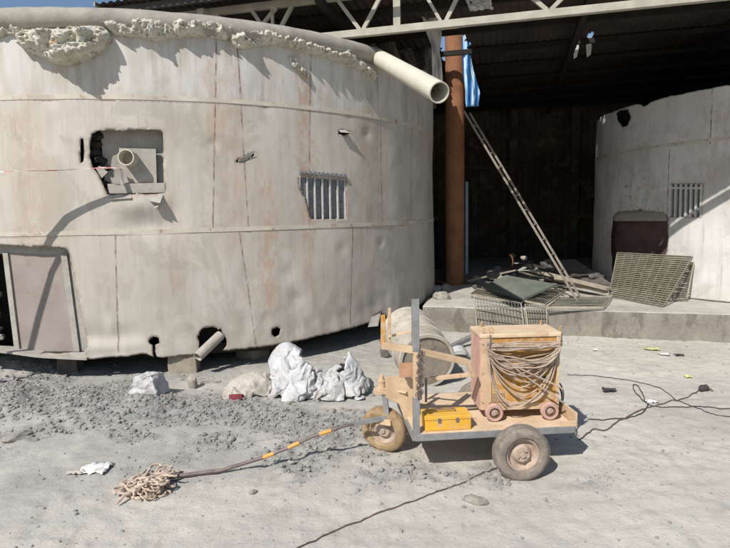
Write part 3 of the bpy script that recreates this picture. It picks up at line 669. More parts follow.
# supports under the tank
def slab(name, c, sx, sy, sz, m, label, cat, rz=0, group=None, rough=.006, parent=None, bevel=.012, tilt=(0, 0)):
    R_ = Matrix.Rotation(rz, 3, 'Z') @ Matrix.Rotation(tilt[0], 3, 'X') @ Matrix.Rotation(tilt[1], 3, 'Y')
    bm = bmesh.new(); bmesh.ops.create_cube(bm, size=1); bmesh.ops.subdivide_edges(bm, edges=bm.edges, cuts=5, use_grid_fill=True)
    c = V(c)
    for v_ in bm.verts:
        q = R_ @ V((v_.co.x*sx, v_.co.y*sy, v_.co.z*sz)); w_ = q+c; v_.co = q+noise.noise_vector(w_*7)*rough*1.6+noise.noise_vector(w_*23)*rough
    me = bpy.data.meshes.new(name); bm.to_mesh(me); bm.free(); me.materials.append(m)
    o = bpy.data.objects.new(name, me); COL.objects.link(o); o.parent = parent; o.location = c-(origin(parent) if parent else V((0, 0, 0)))
    if bevel: b = o.modifiers.new('bevel', 'BEVEL'); b.width = bevel; b.segments = 2; b.limit_method = 'ANGLE'; b.angle_limit = .9
    return tag(o, label, cat, group) if not parent else o
p = T1.P(*T1.sz(184, 360), -.16); slab('support_block', (p.x, p.y, .11), .30, .26, .29, m_block, 'tan block propping up the tank right of the white bag of rubble', 'block', .1)
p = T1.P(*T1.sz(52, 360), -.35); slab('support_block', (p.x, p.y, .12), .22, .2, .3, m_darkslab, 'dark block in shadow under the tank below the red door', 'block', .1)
for i, s_ in enumerate((-6, 2.2, 5.5)):
    p = T1.P(s_, 0, -.5); slab('support_block', (p.x, p.y, .11), .3, .3, .3, m_block, 'block holding up the tank deep in the dark gap beneath it', 'block', i, 'hidden blocks under the tank')
# warning tape
tA = T1.P(*T1.sz(121, 168, T1.R-.05), -.02); n_t = 96
TP = [tA, V((-2.60, 5.63, 2.228)), V((-2.97, 5.515, 2.20)), V((-3.31, 5.38, 2.19)), V((-3.60, 5.23, 2.165)), V((-3.86, 5.06, 2.14)), V((-4.31, 4.68, 2.08)), V((-4.65, 4.37, 2.045)), V((-5.2, 3.85, 2.0))]
mb = MB(); vs = []
for i in range(n_t+1):
    x_ = i/n_t*(len(TP)-1.0001); j = int(x_); p_ = TP[j].lerp(TP[j+1], x_-j); td = (TP[j+1]-TP[j]).normalized(); sidev = td.cross(V((0, 0, 1))).normalized()
    an = .22*math.sin(x_*2.2)+.10; d_ = (sidev*math.cos(an)+V((0, 0, 1))*math.sin(an))*.027
    vs += [p_-d_, p_+d_]
mb.add(vs, [(2*i, 2*i+1, 2*i+3, 2*i+2) for i in range(n_t)])
tape = mb.build('warning_tape', m_tapew, smooth=True); tag(tape, 'red and white barrier tape stretched from the tank hatch to the left', 'tape')
tape.data.materials.append(simple('tape_red', srgb(210, 130, 132), srgb(196, 112, 116), 20, .6, .1))
for i, f_ in enumerate(tape.data.polygons): f_.material_index = 1 if (i // 3) % 2 == 0 else 0
mb = MB(); a_, b_ = ts(121, 168, -.02), ts(123, 183, -.01)
mb.bar(a_, b_, .03, .002, (1, 0, 0)); mb.build('tied_end', m_tapew, tape)
# ------------------------------------------------------------------ second tank
T2 = Tank(7.46, 9.91, 3.13)
tank2 = thing('storage_tank', (7.46, 9.91, .36), 'smaller grey steel tank with soot stains, half in shade inside the shed', 'tank')
def dent2(S, z): return .03*noise.noise(V((S*.9, z*.9, 11)))+.012*noise.noise(V((S*2.6, z*2.2, 15)))
T2.dent = dent2
hole2 = rag(T2.poly([(617, 113), (621, 110), (628, 110), (631, 117), (628, 125), (622, 127), (618, 121)]), .01, 21, .02)
door2 = rag(T2.poly([(613, 216), (618, 212), (640, 210), (664, 212), (668, 216), (668, 240), (665, 262), (664, 290), (613, 290), (611, 240)]), .02, 22)
vent2 = T2.poly([(670, 184), (703, 184), (701, 217), (669, 217)])
zt2 = lambda x: 3.37+.02*noise.noise(V((x*3, 0, 1)))+.012*noise.noise(V((x*12, 0, 1)))-(.06*math.exp(-((x-T2.sz(645, 100)[0])/.1)**2))
cs = T2.sz(640, 215); ch = T2.sz(626, 118)
def soot2(S, z):
    return min(1, .95*math.exp(-((S-cs[0])/.62)**2-((z-cs[1]-.02)/.55)**2)+.9*math.exp(-((S-ch[0])/.16)**2-((z-ch[1])/.2)**2)+.35*math.exp(-((S-cs[0]+.5)/.4)**2)+.12)
m_tank2 = tank_mat('second_tank_plate', srgb(208, 205, 200), srgb(192, 188, 182), srgb(166, 160, 152), srgb(168, 140, 124), [(T2.sz(720, 120)[0], .5, .4, 2, 3.3)], [(T2.sz(668, 200)[0], .4, 2.6, 0), (T2.sz(712, 110)[0], 2.6, 3.4, 0)], 1)
T2.wall('wall', m_tank2, tank2, T2.sz(596, 200)[0]-.6, T2.sz(730, 200)[0]+1.2, lambda x: .365, zt2, [hole2, door2, vent2], dent2, soot=soot2)
T2.band('stiffener_ring', m_band, tank2, 2.655, .05, .012, T2.sz(596, 200)[0]-1, T2.sz(730, 200)[0]+1)
mb = MB(); T2.patch(mb, T2.poly([(606, 208), (672, 208), (672, 292), (606, 292)], T2.R-.07), -.1, -.07); mb.build('door', m_doordark, tank2, label='dark red door set into the sooty opening')
mb = MB(); T2.patch(mb, T2.poly([(612, 210), (668, 210), (668, 221), (612, 221)], T2.R-.05), -.07, -.03); mb.build('lintel', m_panel, tank2)
mb = MB(); T2.patch(mb, T2.poly([(667, 180), (706, 180), (704, 220), (666, 220)], T2.R-.03), -.06, -.03); vg = mb.build('vent_grille', m_slot, tank2)
mb = MB()
for i in range(7):
    x0 = 670+i*5.1; T2.patch(mb, T2.poly([(x0, 184), (x0+2, 184), (x0+1.2, 217), (x0-.8, 217)]), -.03, .016)
T2.patch(mb, T2.poly([(670, 187), (703, 187), (703, 189), (670, 189)]), -.03, .018); mb.build('bar', m_bars, vg)
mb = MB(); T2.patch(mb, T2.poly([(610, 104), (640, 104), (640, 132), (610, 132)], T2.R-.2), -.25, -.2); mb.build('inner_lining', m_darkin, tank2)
mb = MB(); mb.add([T2.P(2*math.pi*T2.R*i/k, 3.2, -.02) for i in range(k)], [tuple(range(k))]); mb.build('top_plate', m_darkin, tank2)
# ------------------------------------------------------------------ ledge and shed
t = NT('ledge_concrete'); v = t.map()
col = t.ramp(t.noise(v, 1.6, 8, .65), [(.36, srgb(166, 162, 153)), (.64, srgb(192, 188, 179))])
col = t.mix(t.ramp(t.noise(v, 7, 8, .75), [(.56, 0.), (.66, .7)]), col, srgb(128, 118, 106))
m_ledge = t.done(col, .95, t.bump(t.noise(v, 11, 8, .75), .6, .03))
LH = .36; LV = 7.925
def ledge_top(u, v_):
    return LH-.012*noise.noise(V((u*1.4, v_*1.4, 0)))
mb = MB(); us = np.arange(-1.25, 9.01, .05); prof = [(0, -.3), (0, .0), (.012, .1), (.004, .2), (.0, .27), (.002, .33), (.007, .353), (.022, .362)]
vs = []; fs = []
for u_ in us:
    for (dv, z) in prof:
        n_ = noise.noise(V((u_*2, z*4, 3)))*.010+noise.noise(V((u_*9, z*12, 5)))*.006
        chip = .05*max(0, noise.noise(V((u_*1.7, 7, 0)))-.25)*(z > .2)
        vs.append(B(u_, LV+dv-n_*.8+chip, z+(n_*.5 if z > .3 else 0)-chip*.5))
    for dv in (.12, .3, .6, 1., 1.6, 2.4, 4, 8.6):
        vs.append(B(u_, LV+dv, LH+.015*noise.noise(V((u_*1.5, dv*1.5, 1)))+.004*noise.noise(V((u_*9, dv*9, 1)))))
m_ = len(prof)+8
for i in range(len(us)-1):
    for j in range(m_-1): fs.append((i*m_+j, (i+1)*m_+j, (i+1)*m_+j+1, i*m_+j+1))
fs.append(tuple(range(m_))[::-1]); mb.add(vs, fs)
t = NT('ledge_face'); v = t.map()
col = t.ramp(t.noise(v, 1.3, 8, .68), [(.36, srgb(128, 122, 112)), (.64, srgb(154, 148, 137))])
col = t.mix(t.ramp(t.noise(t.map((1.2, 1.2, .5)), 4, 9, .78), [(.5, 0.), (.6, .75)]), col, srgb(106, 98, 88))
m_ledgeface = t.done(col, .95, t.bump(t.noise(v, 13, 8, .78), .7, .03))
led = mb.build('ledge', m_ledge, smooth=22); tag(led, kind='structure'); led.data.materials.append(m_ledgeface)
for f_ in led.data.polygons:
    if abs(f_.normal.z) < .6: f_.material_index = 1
shed = thing('shed', B(0, 16, 0), 'dark open fronted shed with corrugated roof, cream truss and rusty column', 'shed')
UL, UR, VF, VB, ZR = -5.27, 9.2, 6.46, 16.3, 4.49
# roof sheet with torn openings and added sun slots
hA = (-1.27, -.80, 8.9, 10.75); hB = (-1.75, -.55, VF-.2, 7.35)      # opening round the column, and a front one shaped to light the torn sheets
def hv(px, py): 
    r = ray(px, py); t_ = (ZR-EYE)/r.z; q = r*t_; return (q.x*U2.x+q.y*U2.y, q.x*N2.x+q.y*N2.y)
spots = [(hv(574, 45)), (hv(587, 43))]
us = np.arange(UL, UR, .0275); vv_ = np.arange(VF, VB+.2, .11); vs = []; fs = []
for i, u_ in enumerate(us):
    for v_ in vv_: vs.append(B(u_, v_, ZR+.014*math.sin(u_/.11*math.pi*2)*1+.012*noise.noise(V((u_*1.1, v_*.8, 0)))))
nv = len(vv_)
for i in range(len(us)-1):
    for j in range(nv-1):
        u_, v_ = us[i]+.014, vv_[j]+.055
        wb = .12*noise.noise(V((u_*3, v_*3, 2)))
        if any(h_[0]+wb < u_ < h_[1]+wb and h_[2]+wb < v_ < h_[3]+wb for h_ in (hA, hB)): continue
        if any(abs(u_-a_)/.05+abs(v_-b_+.42)/.24 < 1 for a_, b_ in spots): continue  # slots added so that sun reaches the hanging scraps
        fs.append((i*nv+j, (i+1)*nv+j, (i+1)*nv+j+1, i*nv+j+1))
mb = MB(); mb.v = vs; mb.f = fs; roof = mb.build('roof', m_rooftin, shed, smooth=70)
for i in range(9):
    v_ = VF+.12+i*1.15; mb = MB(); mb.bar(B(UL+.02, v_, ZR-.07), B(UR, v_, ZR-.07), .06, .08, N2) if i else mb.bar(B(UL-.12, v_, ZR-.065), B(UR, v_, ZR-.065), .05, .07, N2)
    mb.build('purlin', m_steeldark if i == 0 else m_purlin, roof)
for u_ in (UL+.15, -3.9, -2.3, .9, 3.2, 5.6, 8):
    mb = MB(); mb.bar(B(u_, VF+.25, ZR-.17), B(u_, VB-.05, ZR-.17), .09, .10, U2); mb.build('rafter', m_cream if u_ == -3.9 else m_purlin, roof)
mb = MB(); mb.bar(B(UL-.01, VF, ZR+.0), B(UL-.01, VB, ZR+.0), .02, .05, U2); mb.build('edge_trim', m_cream, roof)
mb = MB(); mb.bar(B(UL+.12, VF+.12, ZR-.2), B(UL+.12, VF+.12, ZR-.75), .1, .1, U2); mb.build('corner_bracket', m_steeldark, roof)
# truss
VT = 6.9; s_ = VT/5.8
zbot = 1.75+1.786*s_+.045; ztop = 1.75+2.19*s_+.0
truss = MB().bar(B(-3.6, VT, zbot), B(6.5, VT, zbot), .075, .085, N2).build('truss', m_cream, shed, bevel=.004)
mb = MB().bar(B(UL, VT, ztop+.02), B(6.5, VT, ztop+.02), .075, .085, N2).build('top_chord', m_cream, truss, bevel=.004)
def un(x, y): return uof(atv(x, y, VT))
zb_, zt_ = zbot+.04, ztop-.02
def web(u0, z0, u1, z1, w_=.045):
    MB().bar(B(u0, VT, z0), B(u1, VT, z1), .04, w_, N2).build('web_bar', m_cream, truss)
nb = un(273, 29); web(nb-.02, zb_, un(252, 10), zt_); web(nb, zb_, nb, zt_, .035); web(nb+.02, zb_, un(292, 5), zt_)
nb = un(361.6, 25); web(nb-.02, zb_, un(341, 0)-.04, zt_); web(nb+.02, zb_, un(379, 0)+.03, zt_)
nb = un(397, 20); web(nb, zb_, nb, zt_, .085)
nb = un(446, 18); web(nb, zb_, un(459, 0)+.05, zt_); web(nb-.06, zb_, un(427, 0)-.05, zt_, .035)
nb = un(549, 8); web(nb-.02, zb_, nb-.42, zt_); web(nb+.02, zb_, nb+.42, zt_)
for u_ in (1.35, 2.45, 3.55, 4.65, -3.35): web(u_-.02, zb_, u_-.42, zt_); web(u_+.02, zb_, u_+.42, zt_)
# walls: corrugated sooty sheets with girts
def ribwall(name, P0, P1, z0, z1, parent):
    P0, P1 = V(P0), V(P1); L = (P1-P0).length; d = (P1-P0)/L; nn = V((-d.y, d.x, 0)); k = int(L/.05); mb = MB(); vs = []
    for i in range(k+1):
        o_ = .018 if (i % 6) in (0, 1, 2) else -.018
        for z in (z0, z1): vs.append(P0+d*(L*i/k)+nn*o_+V((0, 0, z)))
    mb.add(vs, [(2*i, 2*i+2, 2*i+3, 2*i+1) for i in range(k)]); return mb.build(name, m_soot, parent)
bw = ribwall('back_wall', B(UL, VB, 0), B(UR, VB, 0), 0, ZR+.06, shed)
for z in (1.5, 2.9): MB().bar(B(UL, VB-.1, z), B(UR, VB-.1, z), .08, .12, N2).build('girt', m_soot, bw)
for u_ in (-2.5, 0, 1.6, 4.0, 6.5): MB().bar(B(u_, VB-.14, .3), B(u_, VB-.14, ZR-.02), .16, .2, N2).build('wall_post', m_soot, bw)
ribwall('side_wall', B(UR, VB, 0), B(UR, LV+1.0, 0), 0, ZR, shed); ribwall('side_wall', B(UL, VB, 0), B(UL, 13.4, 0), 0, ZR, shed)  # the left-hand one is unseen, added to darken the interior
# column
cpos = at(453.5, 200, 9.2); c0 = V((cpos.x, cpos.y, LH-.02))
pb = gp(455, 282, LH); cx_, cy_ = pb.x, pb.y
cy_ = 10.4; q = at(455, 280, cy_); cx_ = q.x; c0 = V((cx_, cy_, LH-.01))
CR = 9.3*cy_/F
c0.z = LH-.01
colu = MB().lathe(c0, (0, 0, 1), [(0, CR), (5.2, CR), (5.2, 0)], 32).build('column', m_rust, shed, smooth=True)
slab('foot_plate', c0+V((0, 0, .02)), .5, .5, .03, m_rust, None, None, .2, parent=colu)
MB().bar(c0+V((CR+.035, -.05, .2)), c0+V((CR+.035, -.05, 1.9)), .05, .04, (1, 0, 0)).build('side_strip', simple('blue_grey_strip', srgb(120, 140, 156), srgb(96, 112, 124), 6, .7), colu)
# torn sheets and tarp
def drape(name, left, right, m, label, cat, fold=.03, seed=0, parent=None, nn_=18, freq=3):
    # left/right: lists of 3D points down each side
    vs = []; L_ = len(left); rows = 26
    def samp(lst, t_):
        x = t_*(len(lst)-1); i = min(int(x), len(lst)-2); return V(lst[i]).lerp(V(lst[i+1]), x-i)
    for r_ in range(rows+1):
        for c_ in range(nn_+1):
            p_ = samp(left, r_/rows).lerp(samp(right, r_/rows), c_/nn_)
            k_ = noise.noise(V((c_/nn_*freq, r_/rows*1.3, seed)))*fold*1.8+noise.noise(V((c_/nn_*7, r_/rows*6, seed+4)))*fold*.7
            vs.append(p_+V((.1*k_, -k_, .15*k_)))
    fs = [(r_*(nn_+1)+c_, r_*(nn_+1)+c_+1, (r_+1)*(nn_+1)+c_+1, (r_+1)*(nn_+1)+c_) for r_ in range(rows) for c_ in range(nn_)]
    mb = MB(); mb.v = vs; mb.f = fs; o = mb.build(name, m, parent, smooth=60)
    so_ = o.modifiers.new('thickness', 'SOLIDIFY'); so_.thickness = .006
    return tag(o, label, cat) if label else o
Y1 = 8.4
drape('torn_sheet', [at(404, -4, Y1), at(412, 2, Y1), at(420, 16, Y1), at(425, 32, Y1), at(431, 46, Y1), at(432, 60, Y1), at(432, 78, Y1)], [at(428, -6, Y1), at(436, 8, Y1), at(441, 22, Y1), at(442, 36, Y1), at(440, 54, Y1), at(442, 66, Y1), at(443, 83, Y1)], m_white_sheet, 'torn white sheet hanging from the roof left of the rusty column', 'sheet', .07, 3)
drape('torn_sheet', [at(461, -8, 7.6), at(466, 2, 7.6), at(470, 12, 7.6)], [at(486, -12, 7.4), at(490, 2, 7.4), at(494, 8, 7.4)], m_white_sheet, 'small crumpled white sheet caught above the truss right of the column', 'sheet', .06, 5)
for i, (x_, y_) in enumerate(((574, 45), (587, 43))):
    u_, v_ = spots[i]; w2 = .05
    drape('hanging_scrap', [B(u_-.03, v_-.32, ZR-.0), B(u_-.045, v_-.29, ZR-.14), B(u_-.02, v_-.27, ZR-.29)], [B(u_+.035, v_-.32, ZR-.0), B(u_+.045, v_-.29, ZR-.13), B(u_+.03, v_-.27, ZR-.26)], m_white_sheet, ('left', 'right')[i]+' one of two small white scraps hanging lit under the dark shed roof', 'scrap', .012, 20+i)
Yt = 9.9
drape('blue_tarp', [at(463, 24, Yt), at(462, 50, Yt), at(463, 70, Yt), at(465, 90, Yt), at(466, 107, Yt)], [at(468, 27, Yt), at(470, 50, Yt), at(474, 70, Yt), at(480, 92, Yt), at(478, 107, Yt)], m_tarp, 'blue and white striped tarp hanging beside the rusty column', 'tarp', .05, 8, freq=5)
m_oldsheet = simple('old_brown_sheet', srgb(132, 118, 106), srgb(96, 86, 78), 3, .9, .5, .02, c3=srgb(156, 146, 134), thr=.62)
drape('broken_sheeting', [at(338, 14, 9.2), at(346, 34, 9.1), at(352, 60, 9.3), at(360, 90, 9.2)], [at(384, 10, 9.6), at(392, 36, 9.3), at(402, 66, 9.2), at(412, 100, 9.2)], m_oldsheet, 'crumpled brown sheeting hanging behind the tank rim', 'sheeting', .16, 31, freq=6)
drape('broken_sheeting', [at(384, 22, 9.9), at(392, 44, 9.9), at(404, 70, 9.9), at(414, 104, 9.9)], [at(424, 20, 10.0), at(430, 48, 9.9), at(434, 74, 9.9), at(436, 108, 9.9)], m_oldsheet, 'darker folded sheeting hanging between the pipe and the white torn sheet', 'sheeting', .14, 35, freq=5)
# ladder
lb = gp(580, 301, LH+.02); lt = at(467, 112, lb.y+1.05)
ld = lt-lb; hd_ = V((ld.x, ld.y, 0)).normalized(); perp = V((-hd_.y, hd_.x, 0))*-1
if perp.x < 0: perp = -perp
lad = thing('ladder', lb, 'long narrow metal ladder leaning up into the dark shed', 'ladder')
for sgn in (-1, 1):
    MB().bar(lb+perp*sgn*.105, lt+perp*sgn*.105, .016, .032, perp).build('rail', m_ladder, lad, bevel=.002)
for i in range(1, 13):
    p_ = lb.lerp(lt, i/13); MB().bar(p_-perp*.105, p_+perp*.105, .014, .016, ld).build('rung', m_ladder, lad)
# gratings
def grating(name, c, m, label, nb=16, nc=5, w_=.006, h_=.025, long_first=True, cat='grating'):
    # c: four corners TL TR BR BL; bars run TL->TR direction, nb of them
    c = [V(p) for p in c]; nrm = (c[1]-c[0]).cross(c[3]-c[0]).normalized(); mid_ = sum(c, V((0, 0, 0)))/4
    loc = V((mid_.x, mid_.y, min(p.z for p in c))); t_ = thing(name, loc, label, cat)
    mb = MB()
    for i in range(nb+1):
        f = i/nb; mb.bar(c[0].lerp(c[3], f), c[1].lerp(c[2], f), h_, w_, nrm)
    mb.build('bars', m, t_)
    mb = MB()
    for i in range(nc+1):
        f = i/nc; mb.bar(c[0].lerp(c[1], f)+nrm*.006, c[3].lerp(c[2], f)+nrm*.006, .010, .010, nrm)
    mb.build('cross_rods', m, t_)
    mb = MB()
    for a_, b_ in ((0, 1), (1, 2), (2, 3), (3, 0)): mb.bar(c[a_], c[b_], h_+.006, .012, nrm)
    mb.build('frame', m_plank if m is m_grate else m, t_)
    return t_
bl = gp(609, 297, LH+.01); br = gp(664, 306.5, LH+.01)
tl = at(617.5, 253, bl.y+.45); tr = at(692.5, 257, br.y+.50)
grating('steel_grating', [tl, tr, br, bl], m_gratedark, 'large steel grating leaning against the shaded tank door', 24, 9, .016, .022)
grating('steel_grating', [tl+V((.25, .12, -.02)), at(694, 263, tr.y+.08), at(687, 299, br.y+.38), at(655, 301, br.y+.30)], m_grate, 'second steel grating hidden behind the large leaning one', 18, 5, .014, .02)
grating('steel_grating', [gp(560, 297, LH+.05), gp(612, 296.5, LH+.05), gp(603, 307.5, LH+.05), gp(547, 307.5, LH+.05)], m_grate, 'steel grating lying flat on the ledge under the ladder foot', 4, 26, .010, .02)
f1 = [atv(474, 294, LV+.06), atv(521, 303, LV-.05), atv(524, 327, LV-.08), atv(477, 325, LV-.05)]
grating('steel_grating', [f1[0], f1[3], f1[2], f1[1]], m_grate, 'steel grating hanging over the ledge face behind the orange machine, left one', 15, 4, .006, .012)
f2 = [atv(525, 304, LV-.04), atv(546.5, 306, LV-.03), atv(547, 326, LV-.06), atv(528, 326, LV-.08)]
grating('steel_grating', [f2[0], f2[3], f2[2], f2[1]], m_grate, 'narrow steel grating hanging over the ledge face, right one', 8, 4, .006, .012)
grating('steel_grating', [gp(478, 289, LH+.06), gp(470, 294.5, LH+.06), gp(521, 303.5, LH+.06), gp(526, 298, LH+.06)], m_grate, 'narrow steel grating lying along the ledge edge in front of the green board', 22, 3, .006, .02)
grating('steel_grating', [gp(546, 288, LH+.08), gp(524, 301, LH+.07), gp(545, 305, LH+.06), gp(566, 290, LH+.06)], m_grate, 'tilted steel grating between the green board and the ladder foot', 9, 4, .006, .02)
# boards, planks and scrap on the ledge
def board(name, corners, th, m, label, cat, bevel=0):
    c = [V(p) for p in corners]; n_ = (c[1]-c[0]).cross(c[-1]-c[0]).normalized()
    if n_.z > 0: n_ = -n_
    mb = MB().prism(c, n_*th); o = mb.build(name, m, bevel=bevel); return tag(o, label, cat)
board('board', [gp(481, 287, .46), gp(506, 275, .62), gp(556, 284, .58), gp(522, 299, .47)], .03, m_greenboard, 'dusty green grey board lying on rubble on the ledge', 'board')
def stick(name, a_, b_, w_, h_, m, label, cat): return tag(MB().bar(a_, b_, w_, h_).build(name, m, bevel=.003, rough=.006), label, cat)
stick('plank', gp(468, 281, .43), gp(516, 270, .66), .05, .03, m_plank, 'thin pale plank propped left of the green board', 'plank')
stick('plank', gp(531, 270, .66), gp(609, 289, .50), .12, .04, m_plank, 'long pale plank running behind the ladder down to the big grating', 'plank')
stick('plank', gp(556, 279, .52), gp(606, 292, .43), .10, .04, m_plank, 'shorter pale plank below the long one behind the ladder', 'plank')
stick('plank', gp(519, 262, .7), gp(580, 276, .6), .05, .03, m_steeldark, 'dark metal strip behind the ladder', 'strip')
board('slab', [gp(540, 262, .75), gp(575, 259, .8), gp(612, 284, .5), gp(584, 284, .45)], .05, m_darkslab, 'grey slab leaning in the rubble behind the ladder', 'slab')
pc = gp(507, 262, .55)
mb = MB(); k2 = 14
for j in range(k2+1):
    an = -1.1+2.3*j/k2; mb.v += [pc+V((.14*math.cos(an), 0, .2*math.sin(an))), pc+V((.14*math.cos(an)+.12, .4, .2*math.sin(an)))]
mb.f = [(2*j, 2*j+1, 2*j+3, 2*j+2) for j in range(k2)]
o = mb.build('curved_scrap', m_rust, smooth=True); s2 = o.modifiers.new('t', 'SOLIDIFY'); s2.thickness = .02
tag(o, 'curved rusty piece of metal standing in the rubble', 'scrap metal')
rl = [((512, 256), .09, 'pale broken chunk on top of the rubble heap behind the ladder'), ((524, 258), .08, 'second pale chunk right of the curved scrap'), ((549, 262), .10, 'pale chunk resting beside the ladder rail'), ((530, 266), .08, 'broken chunk above the long plank'),
      ((493, 274), .12, 'dark edged chunk behind the green board'), ((571, 268), .13, 'grey chunk at the right of the rubble heap'), ((596, 276), .12, 'grey chunk beside the tank door')]
for i, ((x_, y_), r_, lab) in enumerate(rl):
    p_ = gp(x_, y_, LH+.22); rock(p_, r_, 50+i, m_chunk if i < 4 else m_darkslab, lab, 'concrete_chunk', 'rubble', 'broken chunks on the ledge')
for i, (x_, y_, z_, an, L_b, w_b, ti, m_b, lab) in enumerate(((536, 276, .50, .5, .75, .16, .25, m_plank, 'pale broken board tilted in the middle of the rubble heap'), (500, 283, .42, -.3, .6, .2, .12, m_darkslab, 'dark broken board at the left of the rubble heap'), (562, 271, .52, .9, .8, .22, -.22, m_darkslab, 'dark sheet lying crosswise behind the ladder'), (588, 279, .46, 2.6, .6, .09, .3, m_plank, 'short pale lath poking out right of the ladder'), (522, 266, .60, 2.2, .5, .07, .5, m_steeldark, 'dark bar sticking up beside the curved scrap'))):
    p_ = gp(x_, y_, z_); slab('board_scrap', p_, L_b, w_b, .025, m_b, lab, 'board', an, None, .004, None, .003, (.15, ti))
for i in range(22):                                    # small rubble under the boards
    x_ = rnd.uniform(470, 605); y_ = rnd.uniform(268, 290); p_ = gp(x_, y_, LH+.05); rock(p_, rnd.uniform(.04, .12), 80+i, random.choice([m_chunk, m_darkslab, m_stone]), 'grey rubble lump heaped among the boards behind the ladder', 'rubble_lump', 'rubble', 'rubble heap lumps', sub=2)
for i, (x_, y_, r_, lab) in enumerate(((431, 303, .10, 'grey chunk wedged at the foot of the tank right edge'), (441, 297, .12, 'flat grey chunk left of the column on the ledge'), (446, 288, .10, 'smaller chunk at the column foot'), (436, 289, .09, 'grey chunk between tank and column'))):
    rock(gp(x_, y_, LH+.03 if i else .3), r_*1.1, 120+i, m_stone, lab, 'concrete_chunk', 'rubble', 'broken chunks on the ledge')
# ------------------------------------------------------------------ sacks and things by the tank
def bag(key, m, label, off=(0, 0, 0), zs=1.):
    P_, fs_ = DRAPED[key]; base = grnd(303, 392); mb = MB(); mb.f = fs_
    mb.v = [base+V((x+off[0], y+off[1], z*zs+off[2]-.012)) for x, y, z in P_]
    o = mb.build('white_sack', m, smooth=70); sm = o.modifiers.new('s', 'SUBSURF'); sm.levels = sm.render_levels = 1
    return tag(o, label, 'sack')
bag('a', m_sackgrey, 'low greyish sack at the left end of the sack pile', zs=1.3)
bag('b', m_sackgrey, 'grey white sack at the back of the pile between the two upright ones')
bag('c', m_sack, 'tallest upright crumpled white sack at the tank foot', zs=1.12)
bag('d', m_sack, 'narrow upright white sack standing at the right end of the pile', zs=1.16)
bag('e', m_sack, 'widest crumpled white sack spread across the front of the pile')
# torn sack mouth: folds of cloth
def rib_cloth(px, py, pts, m, label, name='cloth_flap', cat='cloth', w_=.08, seed=0):
    b_ = grnd(px, py); mb = MB(); n_ = len(pts); vs_ = []
    for i, (dx, dy, dz, ww) in enumerate(pts):
        for k_ in range(7):
            f = k_/6-.5; q = noise.noise_vector(V((i*.7, k_*.8, seed)))*.022
            vs_.append(b_+V((dx+q.x, dy+f*ww+q.y, dz+q.z+.04*(1-(2*f)**2))))
    mb.add(vs_, [(i*7+k_, i*7+k_+1, i*7+8+k_, i*7+7+k_) for i in range(n_-1) for k_ in range(6)])
    o = mb.build(name, m, smooth=60); sm = o.modifiers.new('s', 'SUBSURF'); sm.levels = sm.render_levels = 2
    so_ = o.modifiers.new('t', 'SOLIDIFY'); so_.thickness = .006; return tag(o, label, cat)
rib_cloth(237, 400, [(-.07, 0, .008, .04), (0, 0, .02, .07), (.06, 0, .012, .05)], m_red, 'small dark red rag on the ground left of the sacks', 'red_rag', 'rag', seed=9)
# white block of rubble bag left
b_ = grnd(148, 395); mb = MB(); c8 = [(-.19, -.05, 0), (.12, -.08, 0), (.17, .12, 0), (-.12, .15, 0), (-.10, -.02, .19), (.06, -.06, .22), (.13, .08, .19), (-.04, .12, .20)]
mb.add([b_+V(p_) for p_ in c8], [(3, 2, 1, 0), (4, 5, 6, 7), (0, 1, 5, 4), (1, 2, 6, 5), (2, 3, 7, 6), (3, 0, 4, 7)])
o = mb.build('white_box', m_sack); s3 = o.modifiers.new('s', 'SUBSURF'); s3.subdivision_type = 'SIMPLE'; s3.levels = s3.render_levels = 5
tx = bpy.data.textures.new('crumple', 'CLOUDS'); tx.noise_scale = .09; dm = o.modifiers.new('d', 'DISPLACE'); dm.texture = tx; dm.strength = .05; dm.mid_level = .5
tag(o, 'crumpled dusty white box in front of the tan block', 'box')
rock(grnd(193, 388)+V((0, 0, .05)), .07, 201, m_chunk, 'pale upright stone right of the tan block', 'stone', 'stone', sq=(.7, .7, 1.2))
# ------------------------------------------------------------------ drum behind the trailer
fc = at(427, 352, 5.35); bc = at(408, 333, 6.15)
zg = gh(fc.x, fc.y); 
ax = V((bc.x-fc.x, bc.y-fc.y, 0)).normalized(); DR = .28; fc.z = zg+DR-.01; ax.z = .15; ax.normalize()
drum = thing('drum', (fc.x, fc.y, zg), 'dusty grey steel drum lying on its side behind the orange trolley', 'drum')
prof = [(0, DR-.03), (0, DR), (.012, DR+.008), (.03, DR), (.27, DR), (.285, DR+.012), (.30, DR), (.55, DR), (.565, DR+.012), (.58, DR), (.84, DR), (.855, DR+.008), (.87, DR), (.87, 0)]
MB().lathe(fc, ax, prof, 56, .012).build('barrel', m_drum, drum, smooth=35)
MB().lathe(fc+ax*.018, ax, [(0, 0), (0, DR-.02), (.004, DR-.02)], 56).build('lid', m_drumface, drum, smooth=35)
MB().lathe(fc+ax*.012+V((.05, 0, .15)), -ax, [(0, .03), (.015, .03), (.015, 0)], 16).build('bung', m_drumface, drum)
rock(grnd(388, 356)+V((0, 0, .05)), .10, 210, m_darkslab, 'square dark stone left of the drum', 'stone', 'stone', sq=(1, 1, .8))
rib_cloth(463, 372, [(-.1, .5, .06, .14), (0, .5, .14, .2), (.1, .5, .12, .2), (.16, .5, .02, .1)], m_sack, 'crumpled white rag on the ground between drum and machine', 'white_rag', 'rag', seed=12)
stick('metal_scrap', grnd(449, 352)+V((0, 0, .05)), grnd(476, 344)+V((0, 0, .12)), .07, .05, m_grey_steel, 'grey metal offcut behind the trolley right of the drum', 'scrap metal')
